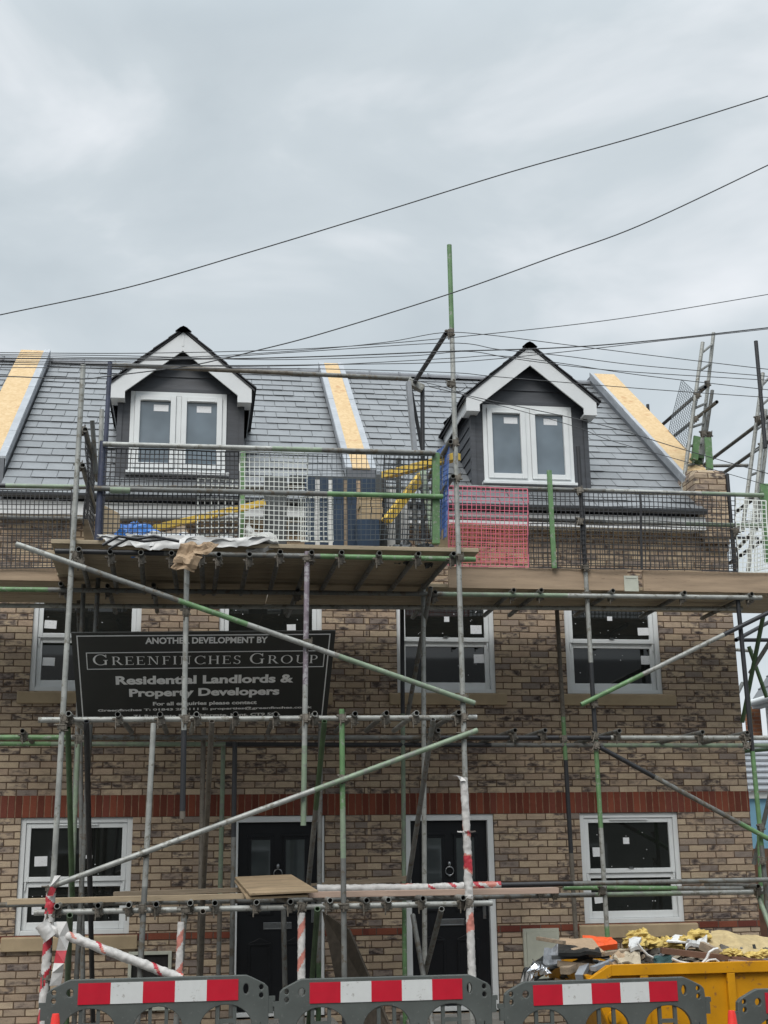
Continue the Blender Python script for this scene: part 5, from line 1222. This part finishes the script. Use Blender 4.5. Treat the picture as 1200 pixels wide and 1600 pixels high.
def cone(px, py, Y, lab, h=.75):
    t = W(px,py,Y); zb_ = t.z-h; root = thing('traffic_cone', lab, 'traffic cone', (t.x,Y,zb_), 'red traffic cones')
    m = MB(); pr = [(.185,.045),(.15,.10),(.078,.46),(.042,.62),(.038,.635),(.030,.72),(.024,.75)]; n = 24
    for i, (r, z) in enumerate(pr): m.v += [(t.x+r*math.cos(2*PI*k/n), Y+r*math.sin(2*PI*k/n), zb_+z) for k in range(n)]
    for i in range(len(pr)-1):
        for k in range(n): m.f.append((i*n+k,i*n+(k+1)%n,(i+1)*n+(k+1)%n,(i+1)*n+k)); m.m.append(0)
    m.f.append(tuple((len(pr)-1)*n+k for k in range(n))); m.m.append(0)
    m.build('cone_body', Mt['cone'], root, smooth=True)
    s = MB(); n = 24
    for j, (r, z) in enumerate(((.1525,.10+.0),(.081,.455))): pass
    za, zc = .24, .44; f = lambda z: .15+(.078-.15)*(z-.10)/.36+.003
    s.v = [(t.x+f(z)*math.cos(2*PI*k/n), Y+f(z)*math.sin(2*PI*k/n), zb_+z) for z in (za,zc) for k in range(n)]; s.f = [(k,(k+1)%n,n+(k+1)%n,n+k) for k in range(n)]; s.m = [0]*n
    s.build('reflective_sleeve', Mt['refwht'], root, smooth=True)
    MB().box(t.x-.2,t.x+.2,Y-.2,Y+.2,zb_,zb_+.045).build('cone_base', Mt['mblack'], root, bevel=.015)
cone(87,1584,-3.95,'red traffic cone tip in front of the left barrier'); cone(1143,1579,-4.25,'red traffic cone tip between the two right barriers')

# ------------------------------------------------------------------ overhead wires
def wire(pts, Y0, Y1, lab, r=.0031):
    N = len(pts); xs = [p[0] for p in pts]; P = []
    def cr(t):   # catmull-rom through the listed points
        i = min(int(t), N-2); f = t-i
        a, b, c, d = pts[max(i-1,0)], pts[i], pts[i+1], pts[min(i+2,N-1)]
        return tuple(.5*((2*b[k])+(-a[k]+c[k])*f+(2*a[k]-5*b[k]+4*c[k]-d[k])*f*f+(-a[k]+3*b[k]-3*c[k]+d[k])*f**3) for k in (0,1))
    M_ = (N-1)*8
    for k in range(M_+1):
        x, y = cr(k/8); t = (x-xs[0])/(xs[-1]-xs[0]); P.append(W(x,y,Y0+(Y1-Y0)*t))
    tag(MB().path(P, r, 6).build('overhead_wire', Mt['wire'], smooth=True), lab, 'wire', 'overhead wires')
wire([(-60,507),(0,492),(200,449),(400,391),(600,330),(800,268),(1000,212),(1200,150),(1260,130)],-4,-6,'highest overhead wire, rising across the open sky to the upper right',.0048)
wire([(-60,590),(0,588),(123,592),(167,588),(280,574),(338,563),(400,548),(500,522),(700,460),(868,400),(1000,352),(1200,258),(1260,230)],-3.6,-6,'second highest wire, crossing the tall green pole and drooping past the left dormer',.0048)
wire([(-60,551),(0,551),(200,552),(400,548),(560,540),(740,524),(960,499),(1200,460),(1260,449)],-5,-5.5,'thin wire bending up from the left bundle to the right edge below the two highest')
wire([(-60,556),(0,556),(250,559),(450,549),(600,535),(690,520),(760,523),(880,538),(1040,558),(1200,577),(1260,584)],-4.6,-5,'wire peaking near the top of the green pole and falling to the right')
wire([(-60,560),(0,560),(300,561),(500,557),(700,549),(860,544),(1000,534),(1200,512),(1260,505)],-5,-5.2,'upper of two parallel wires rising over the right dormer apex',.0048)
wire([(-60,566),(0,566),(300,571),(560,569),(720,565),(870,551),(1020,534),(1200,514),(1260,507)],-5,-5.2,'lower of two parallel wires rising over the right dormer apex')
wire([(-60,563),(0,564),(250,563),(480,549),(700,536),(780,546),(880,556),(1000,571),(1200,588),(1260,594)],-4.8,-5,'wire falling past the apex of the right dormer, third from the top there')
wire([(-60,553),(0,554),(200,556),(420,562),(640,556),(730,549),(800,560),(900,573),(1000,582),(1200,594),(1260,597)],-4.9,-5,'wire falling gently behind the apex of the right dormer to the right edge')
wire([(-60,569),(0,569),(240,572),(480,571),(700,560),(780,556),(880,568),(1000,586),(1200,609),(1260,616)],-4.7,-5,'wire crossing the middle of the right bargeboard')
wire([(-60,574),(0,574),(300,576),(480,576),(700,582),(780,589),(1000,607),(1200,621),(1260,625)],-4.5,-5,'lowest long wire of the bundle, crossing the right dormer gable')
wire([(640,593),(690,604),(740,623),(810,641),(903,668),(950,687),(1045,714),(1178,752),(1260,778)],-3.2,-3.5,'drooping wire crossing the right dormer window and the OSB parapet')
wire([(670,604),(740,620),(800,633),(903,655),(980,675),(1060,700),(1200,740),(1260,757)],-3.0,-3.4,'thin drooping wire just above the one across the right dormer window',.004)
wire([(700,602),(716,612),(730,604)],-2.9,-2.8,'short loop of wire hanging on the green topped pole',.005)

# ------------------------------------------------------------------ neighbour beyond the gable
YQ = 9.0      # its far corner; the visible side wall runs towards the street
a = W(1172,1098,YQ); xl, ze_ = a.x, a.z
nb = thing('neighbour_house', 'white rendered house with grey slate roof and white gutter past the gable at right', 'house', (xl+2, 5, 0))
MB().box(xl+.25, xl+6, -1, YQ-.1, 0, ze_+.05).build('wall', Mt['render'], nb)
m = MB(); m.add([(xl,-1.2,ze_),(xl,YQ,ze_),(xl+3,YQ,ze_+3.9),(xl+3,-1.2,ze_+3.9),(xl+6.2,YQ,ze_),(xl+6.2,-1.2,ze_)], [(0,3,2,1),(3,5,4,2)])
for i in range(16): m.bar((xl+i*.19,-1.2,ze_+.01+i*.247),(xl+i*.19,YQ,ze_+.01+i*.247),.02,.02)
m.build('roof', Mt['slate'], nb)
m = MB().tube((xl-.06,-1.2,ze_-.03),(xl-.06,YQ,ze_-.03),.065,12,hollow=False)
m.build('gutter', Mt['pvc'], nb, smooth=True)
MB().box(xl+.03, xl+.2, -1.1, YQ, ze_-.12, ze_-.035).build('fascia', Mt['barge'], nb)
p = WX(1174,1107,xl+.2); q = WX(1187,1140,xl+.2); MB().box(xl+.05,xl+.249,q.y,p.y,0,p.z).build('brick_pier', Mt['brickplain'], nb)
YS = 4.0
so = thing('side_outbuilding', 'low blue painted outbuilding with a white fascia past the gable at right', 'outbuilding', (9.5, YS, 0))
a = W(1163,1248,YS); b = W(1163,1237,YS); c = W(1163,1140,YS); d = W(1165,1326,YS)
MB().box(a.x,a.x+5,YS,YS+2,d.z,a.z).build('wall', Mt['blue_wall'], so); MB().box(a.x-.05,a.x+5.1,YS-.06,YS+.001,a.z+.001,b.z).build('fascia', Mt['pvc'], so)
MB().box(a.x+.001,a.x+5,YS-.02,YS+2,-.2,d.z-.001).build('base_wall', Mt['brownwood'], so)
m = MB(); m.add([(a.x-.1,YS-.1,b.z+.002),(a.x+5,YS-.1,b.z+.002),(a.x+5,YS+1.6,c.z),(a.x-.1,YS+1.6,c.z)], [(0,1,2,3)])
for i in range(9): t = i/9; m.bar((a.x-.1,YS-.1+1.7*t,b.z+.02+(c.z-b.z)*t),(a.x+5,YS-.1+1.7*t,b.z+.02+(c.z-b.z)*t),.03,.03)
m.build('roof', Mt['lead'], so)

# ------------------------------------------------------------------ the terrace across the street (the windows mirror it)
ow = thing('opposite_terrace', 'brick terrace across the street behind the camera, mirrored in the window panes', 'terrace', (0, -24, 0))
m = MB().box(-26, 30, -32, -24, -.8, 5.6); m.build('wall', mat('grey_green_stucco', (.20,.21,.19), .9, var=.1), ow)
m = MB(); m.add([(-26,-23.7,5.5),(30,-23.7,5.5),(30,-28,8.6),(-26,-28,8.6),(30,-32.3,5.5),(-26,-32.3,5.5)], [(1,0,3,2),(4,2,3,5)]); m.build('roof', Mt['slate_d'], ow)
for i in range(11):
    for z in (.9, 3.4):
        m = MB(); x = -24+i*5; frame_bars(m, x, x+1.3, z, z+1.5, -24.0+.004, -23.95, .09); m.box(x+.09, x+1.21, -23.99, -23.97, z+.72, z+.78)
        w = m.build('window', Mt['pvc'], ow); MB().box(x+.095, x+1.205, -23.996, -23.992, z+.095, z+1.405).build('pane', Mt['glass'], w)
